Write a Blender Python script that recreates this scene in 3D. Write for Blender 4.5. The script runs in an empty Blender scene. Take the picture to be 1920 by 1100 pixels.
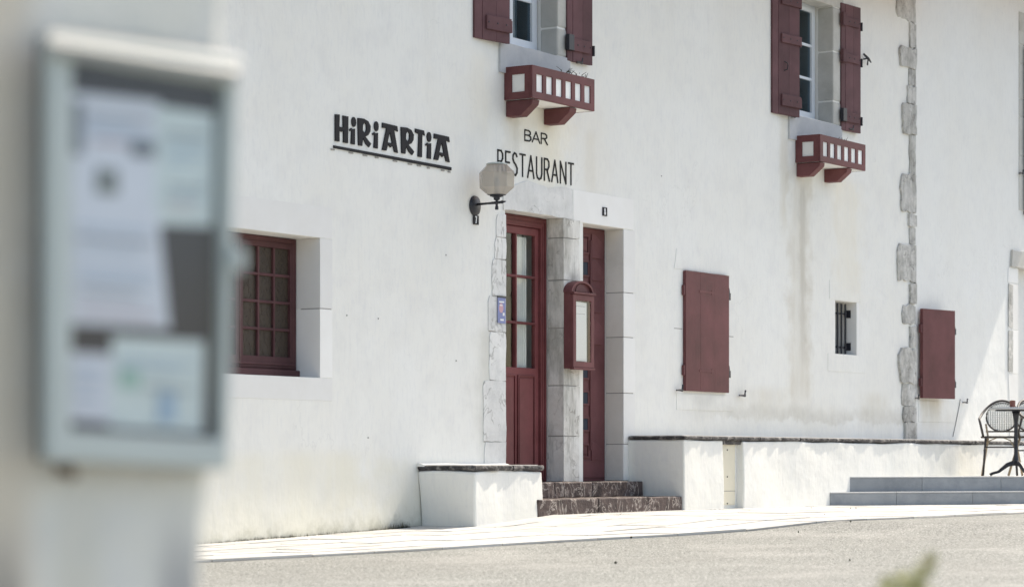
import bpy, bmesh, math, random
from math import sin, cos, tan, pi, radians, sqrt, atan2
from mathutils import Vector, Matrix, noise
from mathutils.geometry import tessellate_polygon
random.seed(7)
sc = bpy.context.scene
COL = sc.collection

# ------------------------------------------------------------------ camera, world, sun, exposure
EYE = 0.62
FPX = 4835.0            # focal length in pixels of the 1920 px wide photograph
HZ = 866.0              # horizon row of the photograph
cam_d = bpy.data.cameras.new('camera'); cam = bpy.data.objects.new('camera', cam_d); COL.objects.link(cam)
cam.location = (0, 0, EYE); cam.rotation_euler = (radians(90), 0, 0)
cam_d.sensor_width = 36; cam_d.sensor_fit = 'HORIZONTAL'; cam_d.lens = 36 * FPX / 1920
cam_d.shift_y = (HZ - 550) / 1920
cam_d.clip_start = 0.1; cam_d.clip_end = 1200
cam_d.dof.use_dof = True; cam_d.dof.focus_distance = 25.0; cam_d.dof.aperture_fstop = 2.9
sc.camera = cam

SUN = Vector((0.4258, 0.4625, 0.777)).normalized()
world = bpy.data.worlds.new('World'); sc.world = world; world.use_nodes = True
wn = world.node_tree; wn.nodes.clear()
sky = wn.nodes.new('ShaderNodeTexSky'); sky.sky_type = 'NISHITA'; sky.sun_disc = False
sky.sun_elevation = math.asin(SUN.z); sky.sun_rotation = atan2(SUN.x, SUN.y)
sky.air_density = 1.0; sky.dust_density = 2.2; sky.ozone_density = 0.6
bg = wn.nodes.new('ShaderNodeBackground'); bg.inputs[1].default_value = 0.15
wo = wn.nodes.new('ShaderNodeOutputWorld')
wn.links.new(sky.outputs[0], bg.inputs[0]); wn.links.new(bg.outputs[0], wo.inputs[0])
sun_d = bpy.data.lights.new('sun', 'SUN'); sun_d.energy = 3.5; sun_d.angle = radians(0.5); sun_d.color = (1, .955, .88)
sun = bpy.data.objects.new('sun', sun_d); COL.objects.link(sun)
sun.location = (0, 0, 30); sun.rotation_euler = (-SUN).to_track_quat('-Z', 'Y').to_euler()
sc.view_settings.view_transform = 'Standard'; sc.view_settings.look = 'None'
sc.view_settings.gamma = 1; sc.view_settings.use_curve_mapping = False
sc.view_settings.exposure = 0.86
sc.view_settings.use_white_balance = True; sc.view_settings.white_balance_temperature = 7080; sc.view_settings.white_balance_tint = 10

# ------------------------------------------------------------------ frames: a wall plane seen at an angle
class Frame:
    """local x runs along the wall (u), local -y out of it (n), z up."""
    def __init__(s, x, y, deg):
        s.o = Vector((x, y)); s.a = radians(deg)
        s.ux = Vector((cos(s.a), sin(s.a))); s.nx = Vector((sin(s.a), -cos(s.a)))
    def p(s, u, n, z=0):
        v = s.o + s.ux * u + s.nx * n
        return Vector((v.x, v.y, z))
    def w(s, px, py, n=0):
        t = (px - 960) / FPX
        o = s.o + s.nx * n
        u = (t * o.y - o.x) / (s.ux.x - t * s.ux.y)
        d = o.y + u * s.ux.y
        return u, EYE - (py - HZ) / FPX * d
F1 = Frame(.2, 24.175, 57)                       # restaurant facade
U1, Z1 = lambda px, n=0: F1.w(px, 0, n)[0], lambda px, py, n=0: F1.w(px, py, n)[1]
UC = U1(1715.5)                                  # corner of the restaurant
c2 = F1.p(UC, -0.012)
F2 = Frame(c2.x, c2.y, 56)                       # neighbouring house
c3 = F1.p(4.99, .63)
F3 = Frame(c3.x, c3.y, 25)                       # grey terrace steps
FB = Frame(*((400 - 960) / FPX * 3.2, 3.2), 45)   # near wall with notice board
FW = Frame(0, 0, 0)

def lerp_tab(x, tab):
    if x <= tab[0][0]: return tab[0][1]
    for (a, va), (b, vb) in zip(tab, tab[1:]):
        if x <= b: 
            t = (x - a) / (b - a); return va + (vb - va) * t
    return tab[-1][1]
def zg(u, n=0):
    return lerp_tab(u, [(-30, -.10), (-8, -.08), (-4.7, -.035), (-2.2, .03), (-1.6, .058), (-.8, .125), (0, .13), (30, .13)])
def zworld(x, y):
    v = Vector((x, y)) - F1.o
    u = v.dot(F1.ux); n = v.dot(F1.nx)
    k = max(0, min(1, (n - 5.0) / 8))
    return zg(u) * (1 - k) + .02 * k - 0.0 * n

# ------------------------------------------------------------------ materials
def V3(c): return (c[0], c[1], c[2], 1)
class NT:
    def __init__(s, name):
        s.m = bpy.data.materials.new(name); s.m.use_nodes = True
        s.t = s.m.node_tree; s.t.nodes.clear()
        s.out = s.n('ShaderNodeOutputMaterial'); s.bs = s.n('ShaderNodeBsdfPrincipled')
        s.l(s.bs.outputs[0], s.out.inputs[0])
        s.tc = s.n('ShaderNodeTexCoord')
    def n(s, k): return s.t.nodes.new(k)
    def l(s, a, b): s.t.links.new(a, b)
    def set(s, i, v):
        if hasattr(v, 'is_linked') or isinstance(v, bpy.types.NodeSocket): s.l(v, i)
        else: i.default_value = v
    def math(s, op, a, b=0.0, c=None, clamp=False):
        n = s.n('ShaderNodeMath'); n.operation = op; n.use_clamp = clamp
        s.set(n.inputs[0], a); s.set(n.inputs[1], b)
        if c is not None: s.set(n.inputs[2], c)
        return n.outputs[0]
    def map(s, scale=(1, 1, 1), loc=(0, 0, 0), rot=(0, 0, 0)):
        n = s.n('ShaderNodeMapping'); n.inputs['Scale'].default_value = scale
        n.inputs['Location'].default_value = loc; n.inputs['Rotation'].default_value = rot
        s.l(s.tc.outputs['Object'], n.inputs[0]); return n.outputs[0]
    def noise(s, scale, detail=4, rough=.55, vec=None, dist=0.0):
        n = s.n('ShaderNodeTexNoise'); n.inputs['Scale'].default_value = scale
        n.inputs['Detail'].default_value = detail; n.inputs['Roughness'].default_value = rough
        n.inputs['Distortion'].default_value = dist
        s.l(vec if vec else s.tc.outputs['Object'], n.inputs['Vector']); return n.outputs['Fac']
    def vor(s, scale, vec=None, feature='F1', out='Distance'):
        n = s.n('ShaderNodeTexVoronoi'); n.feature = feature; n.inputs['Scale'].default_value = scale
        s.l(vec if vec else s.tc.outputs['Object'], n.inputs['Vector']); return n.outputs[out]
    def ramp(s, f, stops):
        n = s.n('ShaderNodeValToRGB'); e = n.color_ramp.elements
        while len(e) < len(stops): e.new(.5)
        for i, (p, c) in enumerate(stops):
            e[i].position = p; e[i].color = V3(c) if not isinstance(c, (int, float)) else (c, c, c, 1)
        s.l(f, n.inputs[0]); return n.outputs[0]
    def mix(s, f, a, b, mode='MIX'):
        n = s.n('ShaderNodeMix'); n.data_type = 'RGBA'; n.blend_type = mode
        s.set(n.inputs[0], f)
        for i, v in ((6, a), (7, b)):
            if isinstance(v, tuple): n.inputs[i].default_value = V3(v)
            else: s.l(v, n.inputs[i])
        return n.outputs[2]
    def bump(s, h, strength=.3, dist=.01, prev=None):
        n = s.n('ShaderNodeBump'); n.inputs['Strength'].default_value = strength; n.inputs['Distance'].default_value = dist
        s.l(h, n.inputs['Height'])
        if prev: s.l(prev, n.inputs['Normal'])
        return n.outputs[0]
    def smooth(s, x, a, b):
        n = s.n('ShaderNodeMapRange'); n.interpolation_type = 'SMOOTHSTEP'
        s.set(n.inputs[0], x); n.inputs[1].default_value = a; n.inputs[2].default_value = b
        n.inputs[3].default_value = 0; n.inputs[4].default_value = 1
        return n.outputs[0]
    def xyz(s):
        n = s.n('ShaderNodeSeparateXYZ'); s.l(s.tc.outputs['Object'], n.inputs[0]); return n.outputs
    def rnd(s):
        n = s.n('ShaderNodeObjectInfo'); return n.outputs['Random']
    def fin(s, col=None, rough=.6, normal=None, metal=0.0, spec=.5):
        if col is not None:
            if isinstance(col, tuple): s.bs.inputs['Base Color'].default_value = V3(col)
            else: s.l(col, s.bs.inputs['Base Color'])
        s.set(s.bs.inputs['Roughness'], rough); s.bs.inputs['Metallic'].default_value = metal
        s.bs.inputs['Specular IOR Level'].default_value = spec
        if normal: s.l(normal, s.bs.inputs['Normal'])
        return s.m

def m_plaster(name, base=(.80, .80, .765), warm=(.765, .75, .69), stains_and_light=(), dirt_z=None, amp=1.0, bumpk=.35, bandz=None):
    t = NT(name)
    big = t.noise(.55, 5, .6); mid = t.noise(3.2, 6, .62); fine = t.noise(30, 4, .7)
    stv = t.map((3.2, 3.2, .35)); st = t.noise(1.0, 6, .65, stv)
    brush = t.noise(3.0, 4, .7, t.map((9, 9, 2.2), rot=(0, radians(8), 0)))
    c = t.mix(t.ramp(big, [(.35, 0.), (.68, .75 * amp)]), base, warm)
    c = t.mix(t.ramp(st, [(.56, 0.), (.85, .26 * amp)]), c, (.62, .60, .55))
    c = t.mix(t.ramp(mid, [(.32, .30 * amp), (.52, 0.)]), c, (.66, .655, .64))
    c = t.mix(t.ramp(brush, [(.36, .24), (.5, 0.)]), c, (.64, .645, .65))
    c = t.mix(t.ramp(t.noise(14, 5, .7), [(.66, 0.), (.74, .22)]), c, (.50, .48, .44))
    ck = t.math('ABSOLUTE', t.math('SUBTRACT', t.noise(.9, 5, .6, t.map((1, 1, .8), (4, 4, 4)), .3), .5))
    c = t.mix(t.math('MULTIPLY', t.ramp(ck, [(0, .22), (.0022, 0.)]), t.ramp(t.noise(.8, 2), [(.50, 0.), (.62, 1.)])), c, (.50, .49, .47))
    x, y, z = t.xyz()
    for (u0, w, zb, zt, k, colr) in stains_and_light:
        du = t.math('ABSOLUTE', t.math('SUBTRACT', x, u0)); 
        du = t.math('ADD', du, t.math('MULTIPLY', t.math('SUBTRACT', mid, .5), w * 1.6))
        mk = t.math('SUBTRACT', 1.0, t.smooth(du, w * .15, w))
        mz = t.math('MULTIPLY', t.smooth(z, zb, zb + .45), t.math('SUBTRACT', 1.0, t.smooth(z, zt - .15, zt)))
        mk = t.math('MULTIPLY', t.math('MULTIPLY', mk, mz), t.math('MULTIPLY', t.ramp(st, [(.3, .35), (.62, 1.)]), k))
        c = t.mix(mk, c, colr)
    if dirt_z:
        zz = t.math('ADD', z, t.math('MULTIPLY', t.math('SUBTRACT', t.noise(5, 6, .7), .5), .5))
        # green-black splash dirt hugging the ground line
        zz = t.math('SUBTRACT', zz, t.math('MULTIPLY', t.smooth(x, -4.8, -.8), .15))
        lo = t.math('SUBTRACT', 1.0, t.smooth(zz, -.12, dirt_z))
        c = t.mix(t.math('MULTIPLY', lo, .8), c, (.34, .335, .27))
        lo2 = t.math('SUBTRACT', 1.0, t.smooth(zz, -.1, dirt_z * 4))
        c = t.mix(t.math('MULTIPLY', lo2, .35), c, (.70, .67, .54))
    if bandz:
        zz = t.math('ADD', z, t.math('MULTIPLY', t.math('SUBTRACT', t.noise(2.2, 5, .65), .5), .35))
        b = t.math('MULTIPLY', t.smooth(zz, bandz[0], bandz[0] + .05), t.math('SUBTRACT', 1.0, t.smooth(zz, bandz[0] + .1, bandz[1])))
        b = t.math('MULTIPLY', b, t.smooth(x, bandz[2], bandz[2] + 1.6))
        b = t.math('MULTIPLY', b, t.ramp(t.noise(3, 5, .7), [(.35, .25), (.65, 1.)]))
        c = t.mix(t.math('MULTIPLY', b, .58), c, (.52, .495, .43))
    nb = t.bump(t.noise(2.6, 3, .5), bumpk * .9, .05)
    nb = t.bump(brush, bumpk * .5, .010, nb)
    nb = t.bump(fine, bumpk * .6, .004, nb)
    return t.fin(c, .92, nb, spec=.2)

def m_paint(name, col, rough=.45, var=.25, grain=True):
    t = NT(name)
    v = t.noise(2.5, 5, .6); g = t.noise(6, 5, .6, t.map((14, 14, .8)))
    dk = tuple(k * (1 - var) for k in col); lt = tuple(min(1, k * (1 + var) + .012) for k in col)
    c = t.mix(t.ramp(v, [(.3, 0.), (.7, 1.)]), dk, lt)
    c = t.mix(t.ramp(t.noise(22, 6, .75), [(.63, 0.), (.72, .35)]), c, tuple(min(1, k * 1.5 + .05) for k in col))
    rn = t.math('MULTIPLY', t.math('SUBTRACT', t.rnd(), .5), .3)
    h = t.n('ShaderNodeHueSaturation'); t.l(c, h.inputs['Color']); t.l(t.math('ADD', 1.0, rn), h.inputs['Value'])
    nb = t.bump(g, .35 if grain else .1, .004)
    return t.fin(h.outputs[0], t.math('ADD', rough + .12, t.math('MULTIPLY', t.math('SUBTRACT', v, .5), .3)), nb, spec=.22)

def m_stone(name, a, b, c3=None, scale=3.0, vein=0.0, veincol=(.3, .3, .3), bumpk=.5, rough=.85, spots=0.0, dirt=0.0):
    t = NT(name)
    n1 = t.noise(scale, 7, .65, dist=.4); n2 = t.noise(scale * 9, 5, .7)
    c = t.mix(t.ramp(n1, [(.32, 0.), (.68, 1.)]), a, b)
    if c3: c = t.mix(t.ramp(t.noise(scale * .7, 5, .7, t.map((1, 1, 1), (4, 2, 7))), [(.5, 0.), (.72, .85)]), c, c3)
    if vein:
        w = t.math('ABSOLUTE', t.math('SUBTRACT', t.noise(scale * .55, 4, .6, t.map((1, 1, .7), (3, 1, 2), (.3, .5, .2)), 1.2), .5))
        mk = t.math('MULTIPLY', t.ramp(w, [(.0, vein), (.014, 0.)]), t.ramp(t.noise(scale * .9, 3, .6, t.map((1, 1, 1), (7, 7, 7))), [(.45, 0.), (.58, 1.)]))
        c = t.mix(mk, c, veincol)
    if spots: c = t.mix(t.ramp(t.noise(scale * 20, 3, .8), [(.62, 0.), (.70, spots)]), c, (.12, .11, .10))
    if dirt:
        c = t.mix(t.ramp(t.noise(2.2, 6, .72, t.map((2, 2, .5), (9, 1, 3))), [(.45, 0.), (.68, dirt)]), c, (.17, .16, .13))
    rn = t.math('MULTIPLY', t.math('SUBTRACT', t.rnd(), .5), .14)
    h = t.n('ShaderNodeHueSaturation'); t.l(c, h.inputs['Color']); t.l(t.math('ADD', 1.0, rn), h.inputs['Value'])
    nb = t.bump(n1, bumpk, .03); nb = t.bump(n2, bumpk * .8, .006, nb)
    return t.fin(h.outputs[0], rough, nb, spec=.3)

def m_glass(name, tint=(.75, .8, .8), rough=.02, bump=0.0, bscale=40, body=None, bodyk=0.0):
    t = NT(name)
    t.t.nodes.remove(t.bs)
    tr = t.n('ShaderNodeBsdfTransparent'); tr.inputs[0].default_value = V3(tint)
    gl = t.n('ShaderNodeBsdfGlossy'); gl.inputs['Roughness'].default_value = rough
    fr = t.n('ShaderNodeLayerWeight'); fr.inputs[0].default_value = .5
    frf = t.math('MULTIPLY_ADD', t.math('POWER', fr.outputs['Facing'], 5.0), .9, .025)
    base = tr.outputs[0]
    if body:
        df = t.n('ShaderNodeBsdfDiffuse'); df.inputs[0].default_value = V3(body)
        tl = t.n('ShaderNodeBsdfTranslucent'); tl.inputs[0].default_value = V3(body)
        a = t.n('ShaderNodeMixShader'); a.inputs[0].default_value = .5; t.l(df.outputs[0], a.inputs[1]); t.l(tl.outputs[0], a.inputs[2])
        b = t.n('ShaderNodeMixShader'); b.inputs[0].default_value = bodyk; t.l(tr.outputs[0], b.inputs[1]); t.l(a.outputs[0], b.inputs[2])
        base = b.outputs[0]
    mx = t.n('ShaderNodeMixShader'); t.l(frf, mx.inputs[0]); t.l(base, mx.inputs[1]); t.l(gl.outputs[0], mx.inputs[2])
    if bump:
        nb = t.bump(t.noise(bscale, 3, .6, dist=1.2), bump, .01); t.l(nb, gl.inputs['Normal']); t.l(nb, fr.inputs['Normal'])
    t.l(mx.outputs[0], t.out.inputs[0]); return t.m

def m_plain(name, col, rough=.6, metal=0.0, var=.12, scale=8, bumpk=.1):
    t = NT(name); v = t.noise(scale, 5, .6)
    c = t.mix(v, tuple(k * (1 - var) for k in col), tuple(min(1, k * (1 + var)) for k in col))
    return t.fin(c, rough, t.bump(t.noise(scale * 8, 3), bumpk, .003), metal)

BEI = (.60, .55, .44); GRN = (.50, .49, .42); CRM = (.78, .72, .58)
M = {}
M['plaster1'] = m_plaster('white_render', stains_and_light=[
    (U1(1500), .42, 1.1, 4.0, .62, (.58, .53, .43)), (U1(1505), .13, 1.6, 3.8, .65, (.47, .44, .38)),
    (U1(1590), .55, 2.3, 3.95, .5, CRM), (U1(1015), .62, 3.0, 4.0, .55, CRM), (U1(968), .10, 3.2, 4.4, .5, (.55, .54, .50)),
    (U1(960), .22, 3.3, 4.5, .5, BEI), (U1(1470), .16, 3.0, 4.5, .5, BEI), (U1(930), .5, .5, 1.9, .4, GRN), (U1(900), .3, 3.4, 4.4, .35, CRM),
    (U1(1105), .15, 3.0, 3.9, .35, BEI), (U1(600), 1.2, -.6, .8, .45, (.74, .71, .60)), (U1(1320), .35, .95, 1.38, .85, (.52, .51, .47)),
    (U1(1440), .9, .9, 1.5, .4, BEI), (U1(1640), .6, .9, 1.5, .45, BEI), (U1(1480), .7, .95, 1.3, .3, (.55, .53, .47)), (U1(520), 2.2, -.8, .75, .55, (.77, .74, .62)), (U1(760), 1.0, -.5, .7, .5, (.76, .735, .62)), (U1(1040), .45, 3.0, 4.1, .5, (.79, .74, .60)), (U1(1110), .5, 2.9, 4.2, .3, (.76, .71, .62))],  # wide low cream patches paint warm grazing sun on the lower-left wall
    dirt_z=.10, bandz=(1.05, 1.30, U1(1270)))
M['plaster2'] = m_plaster('white_render_neighbour', base=(.79, .795, .77), stains_and_light=[(.55, .4, .9, 1.5, .75, (.56, .52, .43)), (.3, .18, .9, 1.5, .5, BEI), (1.2, .5, .9, 1.3, .35, BEI)], amp=.8)
M['whitewash'] = m_plaster('whitewash', base=(.775, .775, .74), warm=(.74, .725, .66), amp=1.1, bumpk=.36)
M['nearplaster'] = m_plaster('near_render', base=(.78, .785, .745), warm=(.70, .69, .61), amp=1.8, bumpk=.9, stains_and_light=[(.5 + FB.w(5, 500)[0], .075, -.6, 2.6, .9, (.66, .59, .48)), (.5 + FB.w(335, 950)[0], .04, EYE - .55, EYE - .02, .8, (.36, .36, .36)), (.5 + FB.w(375, 1000)[0], .03, EYE - .7, EYE - .04, .7, (.38, .38, .37)), (.5 + FB.w(5, 1000)[0], .04, EYE - .6, EYE - .03, .9, (.30, .28, .25)), (.5 + FB.w(150, 1000)[0], .05, EYE - .6, EYE + .02, .8, (.62, .60, .52))])
M['cutstone'] = m_stone('pale_cut_stone', (.76, .75, .72), (.80, .795, .77), scale=2.5, bumpk=.15)
M['reveal'] = m_stone('shaded_cut_stone', (.62, .60, .55), (.70, .68, .63), (.56, .54, .49), scale=2.5, bumpk=.15)  # pale cut stone darkened and warmed to paint the shaded door reveal
M['marble'] = m_stone('weathered_pale_marble', (.66, .66, .64), (.78, .775, .75), (.54, .54, .53), scale=4, vein=.75, veincol=(.30, .29, .27), bumpk=.5, dirt=.12)
M['pillar'] = m_stone('stained_door_stone', (.62, .60, .55), (.76, .75, .71), (.46, .44, .39), scale=3.5, vein=.8, veincol=(.28, .26, .23), bumpk=.5, spots=.2, dirt=.75)
M['windowstone'] = m_stone('grey_window_stone', (.50, .49, .45), (.58, .57, .53), (.44, .43, .39), scale=4, bumpk=.3, spots=.15)
M['bluesill'] = m_stone('blue_grey_sill_stone', (.44, .455, .475), (.54, .55, .565), (.60, .60, .59), scale=3, bumpk=.3, spots=.15)
M['quoin'] = m_stone('rough_quoin_stone', (.46, .455, .43), (.66, .65, .615), (.25, .245, .23), scale=9, vein=.8, veincol=(.10, .1, .1), bumpk=1.0, spots=.75, dirt=.5)
M['joint'] = m_plain('dark_joint_mortar', (.30, .29, .27), .95)
M['maroon'] = m_paint('maroon_paint', (.136, .047, .048))
M['maroon2'] = m_paint('purplish_maroon_paint', (.115, .054, .059), rough=.6)  # duller, more purple maroon of the upper shutters
M['maroon_gloss'] = m_paint('glossy_maroon_door_paint', (.165, .046, .047), rough=.4, grain=False)
M['maroon_dark'] = m_paint('dark_maroon_door_paint', (.120, .042, .044), rough=.45)
M['maroon_dull'] = m_paint('dull_maroon_window_paint', (.088, .034, .036), rough=.5)  # darker, even maroon of the left window frame
M['whitepaint'] = m_paint('white_gloss_paint', (.74, .78, .82), rough=.35, var=.03, grain=False)
M['whitepanel'] = m_paint('white_panel_paint', (.80, .80, .77), rough=.6, var=.04)
M['black'] = m_plain('black_wrought_iron', (.018, .019, .026), .45, 0.0, .3)
M['letter'] = m_plain('black_letter_paint', (.010, .010, .013), .85)
M['letterthin'] = m_plain('grey_black_lettering', (.014, .013, .012), .9)
M['slate'] = m_stone('dark_slate_coping', (.030, .028, .030), (.075, .070, .072), (.42, .40, .38), scale=16, vein=.0, bumpk=1.0, rough=.6)  # pale flecks paint the sunlit broken edges into the dark slate
t = NT('dark_veined_marble')
n1 = t.noise(4, 6, .65, t.map((1, 1, 1.2)), .6)
wv = t.noise(3.2, 4, .6, t.map((1.7, 1.0, 1.0), rot=(0, radians(40), 0)), 1.2)
c = t.mix(t.ramp(n1, [(.35, 0.), (.65, 1.)]), (.040, .030, .029), (.115, .085, .078))
c = t.mix(t.ramp(wv, [(.50, 0.), (.52, .85), (.545, 0.)]), c, (.40, .355, .32))
c = t.mix(t.ramp(t.noise(26, 5, .7), [(.66, 0.), (.72, .5)]), c, (.36, .32, .29))
M['darkmarble'] = t.fin(c, .65, t.bump(t.noise(18, 5, .6), .7, .02), spec=.2)
M['granite'] = m_stone('blue_grey_granite', (.245, .262, .275), (.30, .315, .328), (.21, .226, .240), scale=5, bumpk=.12, rough=.55, spots=.1)
M['granitetop'] = m_stone('flamed_grey_paving', (.42, .43, .43), (.50, .50, .49), scale=5, bumpk=.2, rough=.8)
M['slab'] = m_stone('pale_limestone_paving', (.46, .45, .42), (.56, .55, .52), (.36, .35, .325), scale=1.6, bumpk=.5, rough=.9, spots=.25)
t = NT('old_bleached_asphalt')
sp = t.noise(68, 2, .8, t.map((1, .28, 1))); sp2 = t.noise(60, 3, .75, t.map((1, .32, 1))); lg = t.noise(.5, 5, .6)
c = t.mix(t.ramp(sp2, [(.36, 0.), (.60, 1.)]), (.130, .134, .124), (.285, .290, .268))
c = t.mix(t.ramp(sp, [(.36, .9), (.46, 0.)]), c, (.06, .062, .056))
c = t.mix(t.ramp(t.noise(72, 2, .8, t.map((1, .28, 1), (5, 5, 5))), [(.55, 0.), (.64, .8)]), c, (.44, .445, .415))
c = t.mix(t.ramp(lg, [(.35, .25), (.6, 0.)]), c, (.20, .195, .18))
c = t.mix(t.ramp(t.noise(9, 3, .6, t.map((.25, 4, 1), rot=(0, 0, radians(-10)))), [(.60, 0.), (.75, .3)]), c, (.22, .215, .2))
ck = t.math('ABSOLUTE', t.math('SUBTRACT', t.noise(.55, 5, .6, dist=.5), .5))
c = t.mix(t.math('MULTIPLY', t.ramp(ck, [(0, .8), (.0022, 0.)]), t.ramp(t.noise(.9, 2), [(.45, 0.), (.6, 1.)])), c, (.05, .05, .048))
c = t.mix(t.ramp(t.noise(.9, 4, .6, t.map((1, 1, 1), (3, 8, 2))), [(.50, 0.), (.62, .22)]), c, (.42, .41, .385))
M['asphalt'] = t.fin(c, .9, t.bump(sp2, .6, .01), spec=.3)
M['roadpaint'] = m_plain('worn_white_road_paint', (.62, .62, .60), .8, var=.2, scale=20)
M['tile'] = m_stone('roof_tile', (.34, .15, .09), (.42, .2, .12), scale=4)
M['wood'] = m_plain('eave_boards', (.30, .13, .11), .7)
M['room'] = m_plain('dim_room_paint', (.25, .24, .22), .9)
M['glass'] = m_glass('window_glass', (.55, .62, .66))
M['glassdoor'] = m_glass('door_glass', (.95, .96, .95))
M['glasspat'] = m_glass('patterned_amber_glass', (.30, .31, .26), rough=.10, bump=1.0, bscale=26, body=(.165, .125, .095), bodyk=.6)
M['lampglass'] = m_glass('smoked_lamp_shade', (.78, .75, .72), rough=.12, body=(.56, .53, .48), bodyk=.50)
M['curtain'] = m_plain('net_curtain', (.80, .80, .77), .95, var=.25, scale=3)
M['paper'] = m_plain('white_paper', (.80, .80, .82), .8, var=.03)
M['lavender'] = m_plain('lavender_white_paper', (.80, .78, .85), .7, var=.05)
M['palepaper'] = m_plain('pale_grey_green_paper', (.76, .80, .79), .7, var=.05)
M['blueposter'] = m_plain('faded_blue_poster', (.20, .23, .42), .6, var=.3, scale=14)
M['whiteink'] = m_plain('white_ink', (.75, .75, .75), .6)
M['pinkink'] = m_plain('pink_ink', (.55, .32, .36), .6)
M['boardback'] = m_plain('shaded_dark_felt_backing', (.060, .052, .066), .9)  # dark backing, deepened to paint the hood's shade above the papers
M['aluminium'] = m_plain('pale_anodised_aluminium', (.49, .54, .515), .45, .0, .05)
M['hood'] = m_plain('white_hood_metal', (.33, .33, .31), .5, 0, .03)
M['alushadow'] = m_plain('shaded_aluminium_case', (.10, .10, .10), .6)  # aluminium case sides painted dark in place of their shade
M['rust'] = m_plain('rusty_iron', (.16, .11, .07), .9, 0, .3)
M['greenink'] = m_plain('pale_green_print', (.40, .60, .52), .7)
M['blueink'] = m_plain('pale_blue_print', (.42, .54, .68), .7)
M['greyink'] = m_plain('grey_print', (.20, .21, .25), .7)
M['olive'] = m_plain('olive_print', (.24, .25, .25), .7)
M['cream'] = m_plain('cream_cover_panel', (.66, .62, .50), .7, 0, .06)
M['rattan'] = m_plain('rattan_cane', (.36, .28, .19), .55, 0, .3, 30)
M['rattandark'] = m_plain('dark_bound_cane', (.07, .06, .055), .5, 0, .3, 40)
M['weave'] = m_plain('black_and_white_weave', (.72, .72, .68), .6, 0, .25, 60)
M['marbletop'] = m_plain('grey_table_top', (.52, .53, .53), .3, 0, .15)
M['redpot'] = m_plain('dark_red_holder', (.17, .06, .045), .5)
M['twig'] = m_plain('dry_twig', (.085, .08, .05), .9, 0, .3)
M['soil'] = m_plain('dry_soil', (.10, .08, .06), 1.0, 0, .3, 20, .8)
M['leaf'] = m_plain('yellow_green_leaf', (.42, .42, .22), .6, 0, .3, 20)
M['redstem'] = m_plain('reddish_grass_stem', (.42, .33, .26), .7, 0, .3, 20)
M['moss'] = m_plain('dark_moss', (.05, .052, .035), 1.0, 0, .4, 20)
M['insidedark'] = m_plain('dark_recess', (.03, .035, .05), .9)  # near-black colour paints the unlit depth of openings and small door lights

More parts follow.
